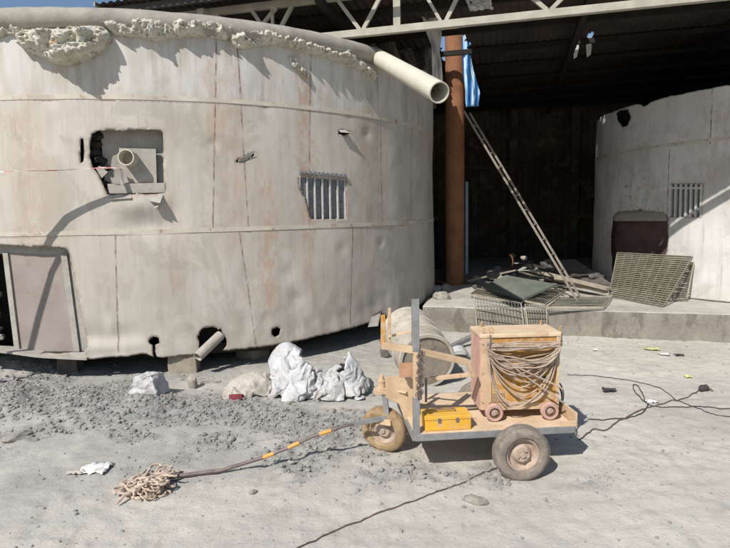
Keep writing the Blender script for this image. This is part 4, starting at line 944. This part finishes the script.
# ------------------------------------------------------------------ trolley trailer
O = V((.306, 3.505, 0)); AX = V((math.cos(.089), math.sin(.089), 0)); BX = V((-math.sin(.089), math.cos(.089), 0))
def T(a_, b_, z): return O+AX*a_+BX*b_+V((0, 0, z))
def tpx(px, py, b_):
    r = ray(px, py); t_ = ((O+BX*b_).dot(BX))/(r.dot(BX)); return EY+r*t_
G0 = gh(.9, 3.8)
tr_ = thing('trolley', T(.5, .4, G0), 'dusty tan three wheeled tow trolley carrying the orange machine', 'trolley')
BL_, W_, ZB = 1.085, .78, .252
MB().boxax(T(BL_/2, W_/2, ZB+.038), AX*BL_/2, BX*W_/2, V((0, 0, .006))).build('deck', m_tan_deck, tr_, bevel=.002)
MB().bar(T(0, -.006, ZB+.02), T(BL_, -.006, ZB+.02), .012, .045, BX).bar(T(0, W_+.006, ZB+.02), T(BL_, W_+.006, ZB+.02), .012, .045, BX).bar(T(0, .01, ZB+.012), T(0, W_-.01, ZB+.012), .03, .04, AX).bar(T(BL_*.7, .01, ZB-.01), T(BL_*.7, W_-.01, ZB-.01), .04, .05, AX).build('side_channel', m_grey_steel, tr_, bevel=.002)
MB().boxax(T(BL_+.012, .17, ZB+.075), AX*.006, BX*.17, V((0, 0, .055))).boxax(T(BL_-.045, .0, ZB+.055), AX*.055, BX*.005, V((0, 0, .022))).build('end_lip', m_tan, tr_, bevel=.002)
# rear wheels
def wheel(c, ax_, R_, w_, mt, mr, parent, name='wheel', nuts=5, n=72, hub=.45):
    ax_ = V(ax_).normalized(); c = V(c); h = w_/2
    wo = thing(name, c, None, None); del_ = wo; wo.location = c-origin(parent); wo.parent = parent
    prof = [(-h*.55, R_*.60), (-h*.9, R_*.66), (-h, R_*.78), (-h*.92, R_*.90), (-h*.7, R_*.97), (-h*.3, R_), (h*.3, R_), (h*.7, R_*.97), (h*.92, R_*.90), (h, R_*.78), (h*.9, R_*.66), (h*.55, R_*.60)]
    mb = MB().lathe(c, ax_, prof, n)
    a_ = ax_.cross(V((0, 0, 1))).normalized(); b_ = ax_.cross(a_)
    for k_ in range(n if nuts else 0):                     # tread blocks
        t_ = 2*math.pi*k_/n; d = a_*math.cos(t_)+b_*math.sin(t_); tt = ax_.cross(d)
        for sgn in (-1, 1): mb.boxax(c+d*(R_-.0015)+ax_*sgn*h*.40+tt*(.25*sgn*R_*math.pi/n*2), tt*(R_*math.pi/n*.55), ax_*(h*.26), d*.0028)
    ty = mb.build('tyre', mt, wo, smooth=40)
    mb = MB().lathe(c, ax_, [(h*.45, R_*.62), (h*.62, R_*.60), (h*.62, R_*.56), (h*.1, R_*.50), (-h*.05, R_*.46), (0.0, R_*.38), (h*.35, R_*.30), (h*.5, R_*.27), (h*.5, R_*.12), (h*.75, R_*.10), (h*.75, 0)], 40)
    rm = mb.build('rim', mr, wo, smooth=40)
    mb = MB().lathe(c, ax_, [(-h*.45, R_*.62), (-h*.6, R_*.6), (-h*.5, R_*.5), (-h*.1, 0)], 32); mb.build('rim_back', mr, wo, smooth=40)
    mb = MB()
    for k_ in range(nuts):
        t_ = 2*math.pi*k_/nuts+.3; mb.lathe(c+ax_*h*.48+(a_*math.cos(t_)+b_*math.sin(t_))*R_*.19, ax_, [(0, .011*R_/.18), (.012*R_/.18, .011*R_/.18), (.012*R_/.18, 0)], 6)
    if nuts: mb.build('lug_nut', mr, wo)
    return wo
RW = .180
wc = tpx(521, 443.3, -.10); wc.z = gh(wc.x, wc.y)+RW-.008
wheel(wc, -BX, RW, .115, m_tyre, m_rim, tr_)
wheel(wc+BX*(W_+.17), BX, RW, .115, m_tyre, m_rim, tr_)
MB().tube([wc+BX*.02, wc+BX*(W_+.15)], .018, 10).build('axle', m_grey_steel, tr_)
# front castor: tan wheel, fork, pivot
fw = at(384, 421.5, 3.92); RF = .172; fw.z = gh(fw.x, fw.y)+RF-.008
fax = (V((-.42, -.88, -.16))).normalized()
fwheel = wheel(fw, fax, RF, .10, m_tyre_tan, m_rim, tr_, 'front_wheel', nuts=0)
fa = V((-fax.y, fax.x, 0)).normalized()
if fa.x < 0: fa = -fa
near = fw+V((fax.x, fax.y, 0)).normalized()*.085
top = V((near.x+.02, near.y, 0)); top.z = at(384, 394, near.y).z
ptop = at(384.5, 393, near.y); pj = at(387, 417, near.y); pl = at(353, 424.3, near.y-.02)
f_ = MB().bar(ptop, pj, .04, .012, fa).build('fork_leg', m_grey_steel, tr_, bevel=.002)
MB().bar(pj+V((.02, 0, 0)), pl, .035, .012, (0, 0, 1)).build('fork_arm', m_grey_steel, tr_, bevel=.002)
MB().boxax(at(385, 421, near.y+.02), fa*.055, V((0, 0, .022)), V((fax.x, fax.y, 0))*.03).build('axle_block', m_tan, tr_, bevel=.004)
pc_ = at(382, 391, fw.y-.02); pz = pc_.z
kn = MB().boxax(V((pc_.x, pc_.y, pz)), AX*.055, BX*.07, V((0, 0, .007)))
kn.build('pivot_plate', m_tan, tr_, bevel=.003)
MB().lathe(V((pc_.x, pc_.y, pz+.006)), (0, 0, 1), [(0, .036), (.02, .036), (.022, .028), (.06, .026), (.062, .03), (.075, .03), (.078, .018), (.11, .013), (.12, 0)], 20).build('pivot_knob', m_tan, tr_, smooth=30)
n0 = V((pc_.x+.02, pc_.y, pz+.02)); n1 = T(.02, .34, pz+.02); n1b = T(.02, .40, ZB+.05)
MB().bar(n0+V((.02, 0, .012)), n1, .15, .012, BX).build('neck_plate', m_tan, tr_, bevel=.002)
MB().prism([tpx(385, 377, .30), tpx(416, 375, .30), tpx(416, 431, .30), tpx(409, 432, .30), tpx(399, 404, .30), tpx(386, 398, .30)], BX*.010).build('neck_side', m_tan, tr_, bevel=.002)
MB().prism([n0+V((.04, .08, 0)), T(.0, .42, pz+.01), T(.0, .42, ZB-.01)], BX*.012).build('gusset', m_tan, tr_)
# uprights and handle bars
up_b, up_t = T(.012, .0, ZB+.02), tpx(416, 299, 0.0)
upx = T(.012, 0.0, 0); upz = up_t.z
zlo = tpx(416, 398, 0).z; zmd = tpx(416, 352, 0).z
for (za_, zb2, mt_, w_) in ((ZB, zlo, m_grey_steel, .044), (zlo+.001, zmd, m_tan, .034), (zmd+.001, upz, m_grey_steel, .046)):
    pa_, pb_ = V((upx.x, upx.y, za_)), V((upx.x, upx.y, zb2)); h2 = w_/2-.003
    MB().bar(pa_, pb_, w_, .005, AX).bar(pa_-AX*h2+BX*.016, pb_-AX*h2+BX*.016, .005, .028, AX).bar(pa_+AX*h2+BX*.016, pb_+AX*h2+BX*.016, .005, .028, AX).build('upright_post', mt_, tr_, bevel=.001)
a0 = tpx(382, 345.5, .02); a1 = tpx(419, 350.5, .02)
MB().bar(a0, a1, .035, .045, BX).build('handle_arm', m_tan, tr_, bevel=.003)
MB().bar(tpx(383, 346, .04), tpx(383, 315, .04), .028, .028, AX).build('handle_upright', m_orange, tr_, bevel=.003)
MB().bar(tpx(389, 343, .20), tpx(389.5, 308, .20), .02, .02, AX).build('handle_upright', m_tan, tr_, bevel=.003)
MB().bar(tpx(389, 336.5, .19), tpx(416, 330, .03), .016, .018, (0, 0, 1)).build('handle_rail', m_tan, tr_, bevel=.002)
MB().bar(tpx(419, 351, .02), tpx(467, 362, .10), .03, .042, BX).build('brace', m_tan, tr_, bevel=.003)
MB().bar(tpx(467, 361, .10), tpx(474, 377, .12), .03, .03, BX).build('brace', m_tan, tr_, bevel=.003)
MB().bar(tpx(430, 379, .12), tpx(475, 374, .12), .028, .024, (0, 0, 1)).build('lower_rail', m_tan, tr_, bevel=.003)
MB().bar(tpx(420, 345, .03), tpx(420, 396, .03), .02, .024, AX).build('tan_strut', m_tan, tr_, bevel=.003)
MB().bar(tpx(426, 378, .10), tpx(426, 402, .10), .014, .014, AX).build('tan_strut', m_rod, tr_)
MB().boxax(tpx(407, 370, .06), AX*.052, BX*.004, V((0, 0, .048))).build('tan_panel', simple('brown_panel', srgb(186, 146, 118), srgb(164, 122, 94), 8, .9), tr_, bevel=.002)
# chain hanging down the post
mb = MB(); c_top = tpx(421.5, 352, -.03); c_bot = tpx(420, 398, -.03)
for i in range(60):
    p_ = c_top.lerp(c_bot, (i % 30)/29)+AX*(.010*math.sin(i*1.3)-(.012 if i > 29 else -.004)); ori = AX if i % 2 else BX
    mb.tube([p_+ori*.008*math.cos(t_)+V((0, 0, .012))*math.sin(t_) for t_ in [2*math.pi*k_/8 for k_ in range(9)]], .0035, 5, False)
mb.build('chain', m_rod, tr_)
# tow bar with orange bands
tb_px = [(353, 423.5), (344, 426.3), (329, 431.2), (313.7, 436), (289, 447.5), (264, 457.4), (221, 471), (152, 489)]
Ys = np.interp([p_[0] for p_ in tb_px], [150, 351], [3.50, near.y-.03])
tb = [at(x_, y_, float(Y_)) for (x_, y_), Y_ in zip(tb_px, Ys)]
tb = tb[1:]; tb_px = tb_px[1:]
for p_ in tb: p_.z = max(p_.z, gh(p_.x, p_.y)+.022)
towb = MB().tube([pl]+tb, [.010]*4+[.011, .012, .013, .014], 12).build('tow_bar', m_rod, tr_, smooth=True)
for (x0, y0, x1, y1) in ((319, 433.6, 331, 428.8), (288, 447.5, 299, 443.2), (263, 457.6, 273.5, 453.8)):
    def onbar(x_):
        k_ = min(range(len(tb)-1), key=lambda j: 0 if tb_px[j][0] >= x_ >= tb_px[j+1][0] else 1)
        xa, xb = tb_px[k_][0], tb_px[k_+1][0]; return tb[k_].lerp(tb[k_+1], (x_-xa)/(xb-xa))
    MB().tube([onbar(x1), onbar((x0+x1)/2), onbar(x0)], .0135, 12).build('orange_band', m_orangeband, towb, smooth=True)
# mop head of rag rope wound on the bar end
rr_ = random.Random(11); mb = MB(); mc = grnd(145, 492)
for s_i in range(90):
    p_ = mc+V((rr_.uniform(-.06, .06), rr_.uniform(-.05, .07), rr_.uniform(.012, .095))); d = V((rr_.uniform(-1, 1), rr_.uniform(-1, 1), 0)).normalized(); pts = []
    turn = rr_.uniform(-.5, .5)
    for k_ in range(rr_.randint(9, 18)):
        pts.append(p_.copy()); d = Matrix.Rotation(turn*.6+rr_.uniform(-.55, .55), 3, 'Z') @ d; p_ = p_+d*.017; p_.z += rr_.uniform(-.008, .006)
        back = (mc+V((.04, .04, 0))-p_); back.z = 0
        if back.length > .085: d = (d+back*2).normalized()
        p_.z = max(p_.z, gh(p_.x, p_.y)+.008)
    mb.tube(pts, [rr_.uniform(.004, .010)]*len(pts), 6)
for s_i in range(14):
    p_ = mc+V((.05, .10, .03)); d = V((rr_.uniform(-.5, .8), 1, 0)).normalized(); pts = []
    for k_ in range(10): pts.append(V((p_.x, p_.y, gh(p_.x, p_.y)+.01))); d = Matrix.Rotation(rr_.uniform(-.5, .5), 3, 'Z') @ d; p_ = p_+d*.022
    mb.tube(pts, .006, 6)
tag(mb.build('rag_mop', m_rope, smooth=True), 'tangled tan rope mop wound round the end of the tow bar', 'mop')
# yellow tool box
def L_(px, py, z): return gp(px, py, z)
ya = tpx(425, 433, .03); yb = tpx(471.5, 431.5, .03); ztd = ZB+.046
yc = (ya+yb)/2; wdt = (yb-ya).length*.98; hgt = .098
ybx = thing('tool_box', (yc.x, yc.y+.06, ztd), 'bright yellow metal tool box on the trolley deck', 'tool box')
ctr = V((yc.x, yc.y, 0))+BX*.075
MB().boxax(V((ctr.x, ctr.y, ztd+hgt*.36)), AX*wdt/2, BX*.075, V((0, 0, hgt*.36))).build('box_body', m_yellow, ybx, bevel=.003)
MB().boxax(V((ctr.x, ctr.y, ztd+hgt*.87)), AX*(wdt/2+.004), BX*.079, V((0, 0, hgt*.135))).build('lid', m_yellow, ybx, bevel=.004)
hp_ = V((ctr.x, ctr.y, ztd+hgt)); MB().tube([hp_-AX*.07, hp_-AX*.06+V((0, 0, .02)), hp_+AX*.06+V((0, 0, .02)), hp_+AX*.07], .005, 8).build('handle', m_rod, ybx, smooth=True)
for dx_ in (-.06, .06): MB().boxax(V((ctr.x, ctr.y, ztd+hgt*.72))+AX*dx_-BX*.080, AX*.010, BX*.003, V((0, 0, .014))).build('latch', m_rod, ybx, bevel=.001)
# ------------------------------------------------------------------ welding machine on small wheels
zw = ztd; 
pn1 = gp(494, 421, zw); pn2 = gp(550.5, 418, zw)         # where its near wheels stand
wa = (pn2-pn1); wa.z = 0; WA = Matrix.Rotation(math.radians(-3), 3, 'Z') @ wa.normalized(); WB = V((-WA.y, WA.x, 0))
# lower-left-near corner of the body
RWs = .062
bcn = pn1-WA*.085+WB*.03
weld = thing('welding_machine', (bcn.x+.25, bcn.y+.2, zw), 'boxy orange welding machine on four small wheels standing on the trolley', 'welding machine')
bw_ = .545; bd_ = .27; z0_ = zw+.068; z1_ = at(480, 337, bcn.y).z
h_ = z1_-z0_
def Wd(a_, b_, z): return V((bcn.x, bcn.y, 0))+WA*a_+WB*b_+V((0, 0, z))
MB().boxax(Wd(bw_/2, bd_/2, z0_+h_/2), WA*bw_/2, WB*bd_/2, V((0, 0, h_/2))).build('casing', m_orange, weld, bevel=.006)
MB().boxax(Wd(bw_/2, bd_/2, z1_+.005), WA*(bw_/2+.012), WB*(bd_/2+.012), V((0, 0, .014))).build('lid', m_tan_deck, weld, bevel=.006)
for a_, wd_ in ((.035, .037), (bw_-.012, .012)): MB().boxax(Wd(a_, -.003, z0_+h_/2), WA*wd_, WB*.004, V((0, 0, h_/2-.002))).build('corner_panel', m_tan, weld, bevel=.002)
MB().boxax(Wd(-.004, bd_/2, z0_+h_/2), WA*.004, WB*(bd_/2-.004), V((0, 0, h_/2-.004))).build('side_panel', simple('pink_side', srgb(206, 168, 152), srgb(186, 146, 130), 6, .9), weld)
MB().boxax(Wd(bw_/2, -.002, z0_+.02), WA*(bw_/2-.07), WB*.005, V((0, 0, .022))).build('bottom_rail', m_tan, weld, bevel=.002)
for a_, z_ in ((.012, .1), (.012, .5), (.012, .9), (.06, .1), (.06, .9), (bw_-.012, .1), (bw_-.012, .9)): MB().lathe(Wd(a_, -.006, z0_+h_*z_), -WB, [(0, .005), (.004, .004), (.004, 0)], 8).build('bolt', m_rod, weld)
lv = MB()
for i in range(5): lv.bar(Wd(.075, -.006, z0_+.065+i*.014), Wd(.16, -.006, z0_+.065+i*.014), .006, .005, (0, 0, 1))
lv.build('vent_louvres', m_tan, weld)
MB().boxax(Wd(bw_*.82, -.002, z0_+h_*.40), WA*.018, WB*.0025, V((0, 0, .022))).build('round_label', m_sticker, weld, bevel=.002)
hk = MB()
for (a_, b_) in ((.02, .02), (.06, bd_-.03), (bw_-.05, bd_-.03), (bw_+.006, .02)):
    hk.tube([Wd(a_, b_, z1_+.0), Wd(a_, b_, z1_+.05), Wd(a_+.012, b_, z1_+.055)], .005, 6)
hk.tube([Wd(.075, .02, z1_+.02)+V((.014*math.cos(t_), 0, .02+.02*math.sin(t_))) for t_ in [2*math.pi*k_/10 for k_ in range(11)]], .0025, 5, False)
hk.build('lifting_hook', m_orange, weld)
hooks = MB()
for a_ in (.045, bw_-.02): hooks.tube([Wd(a_, -.005, z1_-.05), Wd(a_, -.07, z1_-.06), Wd(a_, -.08, z1_-.0), Wd(a_, -.08, z1_+.03)], .005, 6)
hooks.build('cable_hook', m_rod, weld)
for (a_, b_) in ((.085, -.03), (bw_-.075, -.03), (.085, bd_+.03), (bw_-.075, bd_+.03)):
    c_ = Wd(a_, b_, zw+RWs); sg = -WB if b_ < 0 else WB
    wo = thing('small_wheel', c_, None, None); wo.location = c_-origin(weld); wo.parent = weld
    MB().lathe(c_, sg, [(-.02, RWs*.5), (-.022, RWs*.9), (-.012, RWs), (.012, RWs), (.022, RWs*.9), (.02, RWs*.6)], 32).build('tyre', m_smallwheel, wo, smooth=40)
    MB().lathe(c_, sg, [(.02, RWs*.62), (.004, RWs*.56), (.004, RWs*.4), (.016, RWs*.36), (.016, RWs*.2), (.026, RWs*.18), (.026, 0)], 28).build('rim', m_rim, wo, smooth=40)
    MB().lathe(c_, sg, [(.0205, RWs*.61), (.0225, RWs*.55), (.006, RWs*.5), (.006, RWs*.42)], 28).build('rim_groove', m_rimdark, wo, smooth=40)
# coil of cable hung over the hooks
rc = random.Random(5); mb = MB()
def strand(dep, y_, jit=.012, pw=2.0, xi=.0):
    x0 = .03+xi+rc.uniform(-.02, .02); x1 = bw_-.012-xi+rc.uniform(-.02, .012); sk = rc.uniform(-.03, .03)
    zt0 = z1_-.03-rc.uniform(0, .045); zt1 = z1_-.03-rc.uniform(0, .045); pts = []; i_ = rc.uniform(0, 9)
    for k_ in range(29):
        f = k_/28; g_ = max(0, 4*f*(1-f)); x_ = x0+(x1-x0)*f
        z = zt0+(zt1-zt0)*f-dep*(g_**(1/pw))-jit*math.sin(f*8+i_)*g_
        pts.append(Wd(x_+sk*g_, y_-.012*g_+.005*math.sin(f*13+i_*2), z))
    mb.tube(pts, rc.uniform(.0042, .0058), 7)
for i in range(12): strand(rc.uniform(-.012, .028), -.015-.055*rc.random(), .004, 1.4)
for i in range(13): strand(rc.uniform(.095, .175), -.012-.06*rc.random(), .012, 2.0)
for i in range(5): strand(rc.uniform(.17, .25), -.012-.05*rc.random(), .018, 1.7, .01)
for i in range(6): strand(rc.uniform(.26, h_-.075), -.012-.03*rc.random(), .02, 2.1, .02)
for (fa_, fb_) in ((.10, .60), (.22, .78)):
    pts = [Wd(bw_*(fa_+(1.0-fa_)*f)*1.0, -.075, z1_-.06-h_*(fa_*.5+(fb_-fa_*.5)*f)-.01*math.sin(f*5)) for f in [k_/14 for k_ in range(15)]]; mb.tube(pts, .0058, 7)
tag(mb.build('welding_cable', m_cable_dust, smooth=True), 'dusty welding cable looped over the front of the orange machine', 'cable')
mb = MB(); pts = []
for k_ in range(30):
    f = k_/29; an = f*4*math.pi; pts.append(Wd(bw_+.015+.025*math.sin(an)+.01, .04+.03*math.cos(an)+f*.05, z0_+.10-.05*f+.055*math.cos(an)))
mb.tube(pts, .006, 6); tag(mb.build('black_cable', m_black, smooth=True), 'short black cable coiled at the right side of the orange machine', 'cable')
# ------------------------------------------------------------------ cables, litter, stones on the ground
def ground_cable(pxs, r, m, name, label, cat='cable', lift=None, wig=.008, seed=0):
    pts = [grnd(*p_) for p_ in pxs]; out = []
    n_ = len(pts)
    for i in range(n_-1):                     # Catmull-Rom
        p0, p1, p2, p3 = pts[max(i-1, 0)], pts[i], pts[i+1], pts[min(i+2, n_-1)]
        for k_ in range(10):
            t_ = k_/10; q = .5*((2*p1)+(p2-p0)*t_+(2*p0-5*p1+4*p2-p3)*t_*t_+(3*p1-p0-3*p2+p3)*t_**3)
            q = q+V((noise.noise(q*5+V((seed, 0, 0))), noise.noise(q*5+V((0, seed, 0))), 0))*wig; q.z = gh(q.x, q.y, True)+r*.9+.003; out.append(q)
    if lift: out[0:0] = [V(p_) for p_ in lift]
    return tag(MB().tube(out, r, 7).build(name, m, smooth=True), label, cat)
ground_cable([(285, 556), (300, 548), (335, 532), (372, 517), (410, 503), (440, 492), (470, 480), (497, 469), (515, 462)], .0038, m_brown_cable, 'rope', 'thin brown rope running from the trolley wheel to the bottom of the picture', 'rope')
ground_cable([(567, 375), (600, 377), (630, 381), (645, 384), (662, 390), (680, 402), (700, 410), (716, 415), (740, 418)], .0035, m_black, 'black_cable', 'long dark cable leaving the machine and curving to the right picture edge')
ground_cable([(588, 420), (610, 420), (630, 418), (643, 413), (648, 404), (641, 399), (634, 391), (634, 385), (639, 388), (643, 396), (646, 404), (660, 407), (690, 407), (715, 408), (740, 411)], .0045, m_black, 'black_cable', 'black cable with a small loop in the middle of the right ground', seed=3)
ground_cable([(579, 441), (588, 434), (594, 430), (605, 431), (618, 422), (632, 415), (643, 410), (660, 405), (678, 400), (690, 396), (699, 391)], .005, m_brown_cable, 'brown_cable', 'twisted brown cable leading to the black plug', seed=5)
pp = grnd(703, 391); plug = thing('plug', pp, 'black cable plug lying on the ground at the right', 'plug')
MB().tube([pp+V((-.04, -.02, .02)), pp+V((-.01, 0, .028)), pp+V((.035, .01, .028)), pp+V((.05, .01, .02))], [.018, .032, .032, .02], 14).build('plug_body', m_black, plug, smooth=40)
MB().bar(pp+V((.04, -.01, .02)), pp+V((.08, -.03, .012)), .008, .008).bar(pp+V((.04, .02, .02)), pp+V((.085, .01, .012)), .008, .008).build('prong', m_black, plug)
def litter(px, py, sx, sy, m, label, seed, name='litter', cat='litter', h_=.02):
    b_ = grnd(px, py); mb = MB(); nx_ = 10; vs_ = []
    for i in range(nx_+1):
        for j in range(7):
            x_, y_ = (i/nx_-.5)*sx, (j/6-.5)*sy; e = noise.noise(V((x_*8/sx*.3, y_*3, seed))); k_ = 1+.35*noise.noise(V((i*.5, j*.6, seed+5)))
            X_, Y_ = b_.x+x_*k_, b_.y+y_*k_; vs_.append(V((X_, Y_, gh(X_, Y_)+.008+h_*(.5+noise.noise(V((i*.55, j*.8, seed)))))))
    mb.add(vs_, [(i*7+j, i*7+j+1, i*7+8+j, i*7+7+j) for i in range(nx_) for j in range(6)])
    o = mb.build(name, m, smooth=25); s_ = o.modifiers.new('t', 'SOLIDIFY'); s_.thickness = .003; return tag(o, label, cat)
litter(96, 470, .18, .16, m_paper, 'torn white plastic bag flat on the ground at left', 1, 'plastic_bag', 'plastic bag')
litter(76, 474, .12, .05, m_sackgrey, 'grey twisted scrap left of the white plastic bag', 2)
litter(652, 350, .16, .12, m_limepaper, 'lime green wrapper near the ledge', 3, 'wrapper', 'wrapper')
litter(664, 355, .10, .10, m_paper, 'white scrap of paper right of the lime wrapper', 4)
litter(679, 356, .10, .06, m_scrapblack, 'small dark scrap right of the white paper', 5)
litter(652, 403, .10, .06, m_paper, 'white scrap beside the cable loop', 6)
litter(688, 378, .06, .06, m_limepaper, 'tiny yellow scrap above the plug', 7)
litter(609, 392, .12, .06, m_scrapblack, 'black scrap on the ground right of the orange machine', 8, h_=.035)
litter(595, 351, .05, .05, m_paper, 'tiny white scrap between machine and ledge', 9)
for i, (x_, y_, r_, lab) in enumerate(((18, 438, .075, 'long pale stone on the left gravel'), (476, 502, .05, 'flat pale stone in front of the trolley wheel'), (253, 493, .028, 'dark pebble near the tow bar shadow'), (438, 348, .06, 'small rock at the right of the drum'), (352, 398, .035, 'small stone right of the sack pile'), (372, 396, .03, 'stone left of the trolley front wheel'), (332, 413, .03, 'stone below the sack pile'), (545, 500, .016, 'small stone on the empty ground at lower right'), (232, 440, .035, 'grey stone on the gravel above the tow bar'))):
    p_ = grnd(x_, y_); rock(p_+V((0, 0, r_*.15)), r_, 300+i, m_stone, lab, 'stone', 'stone', 'loose stones on the ground', sq=(1.5, .8, .5) if i < 2 else (1, .8, .6))
rs = random.Random(21)
for i in range(40):
    x_, y_ = rs.uniform(0, 420), rs.uniform(372, 420); p_ = grnd(x_, y_)
    if p_.y > 5.6: continue
    r_ = rs.uniform(.015, .035); rock(p_+V((0, 0, r_*.2)), r_, 400+i, m_stone, 'small grey stone among the gravel in front of the tank', 'stone', 'stone', 'small stones in the gravel', sub=2)
# render settings
sc.render.engine = 'CYCLES'
print('objects', len(bpy.data.objects))
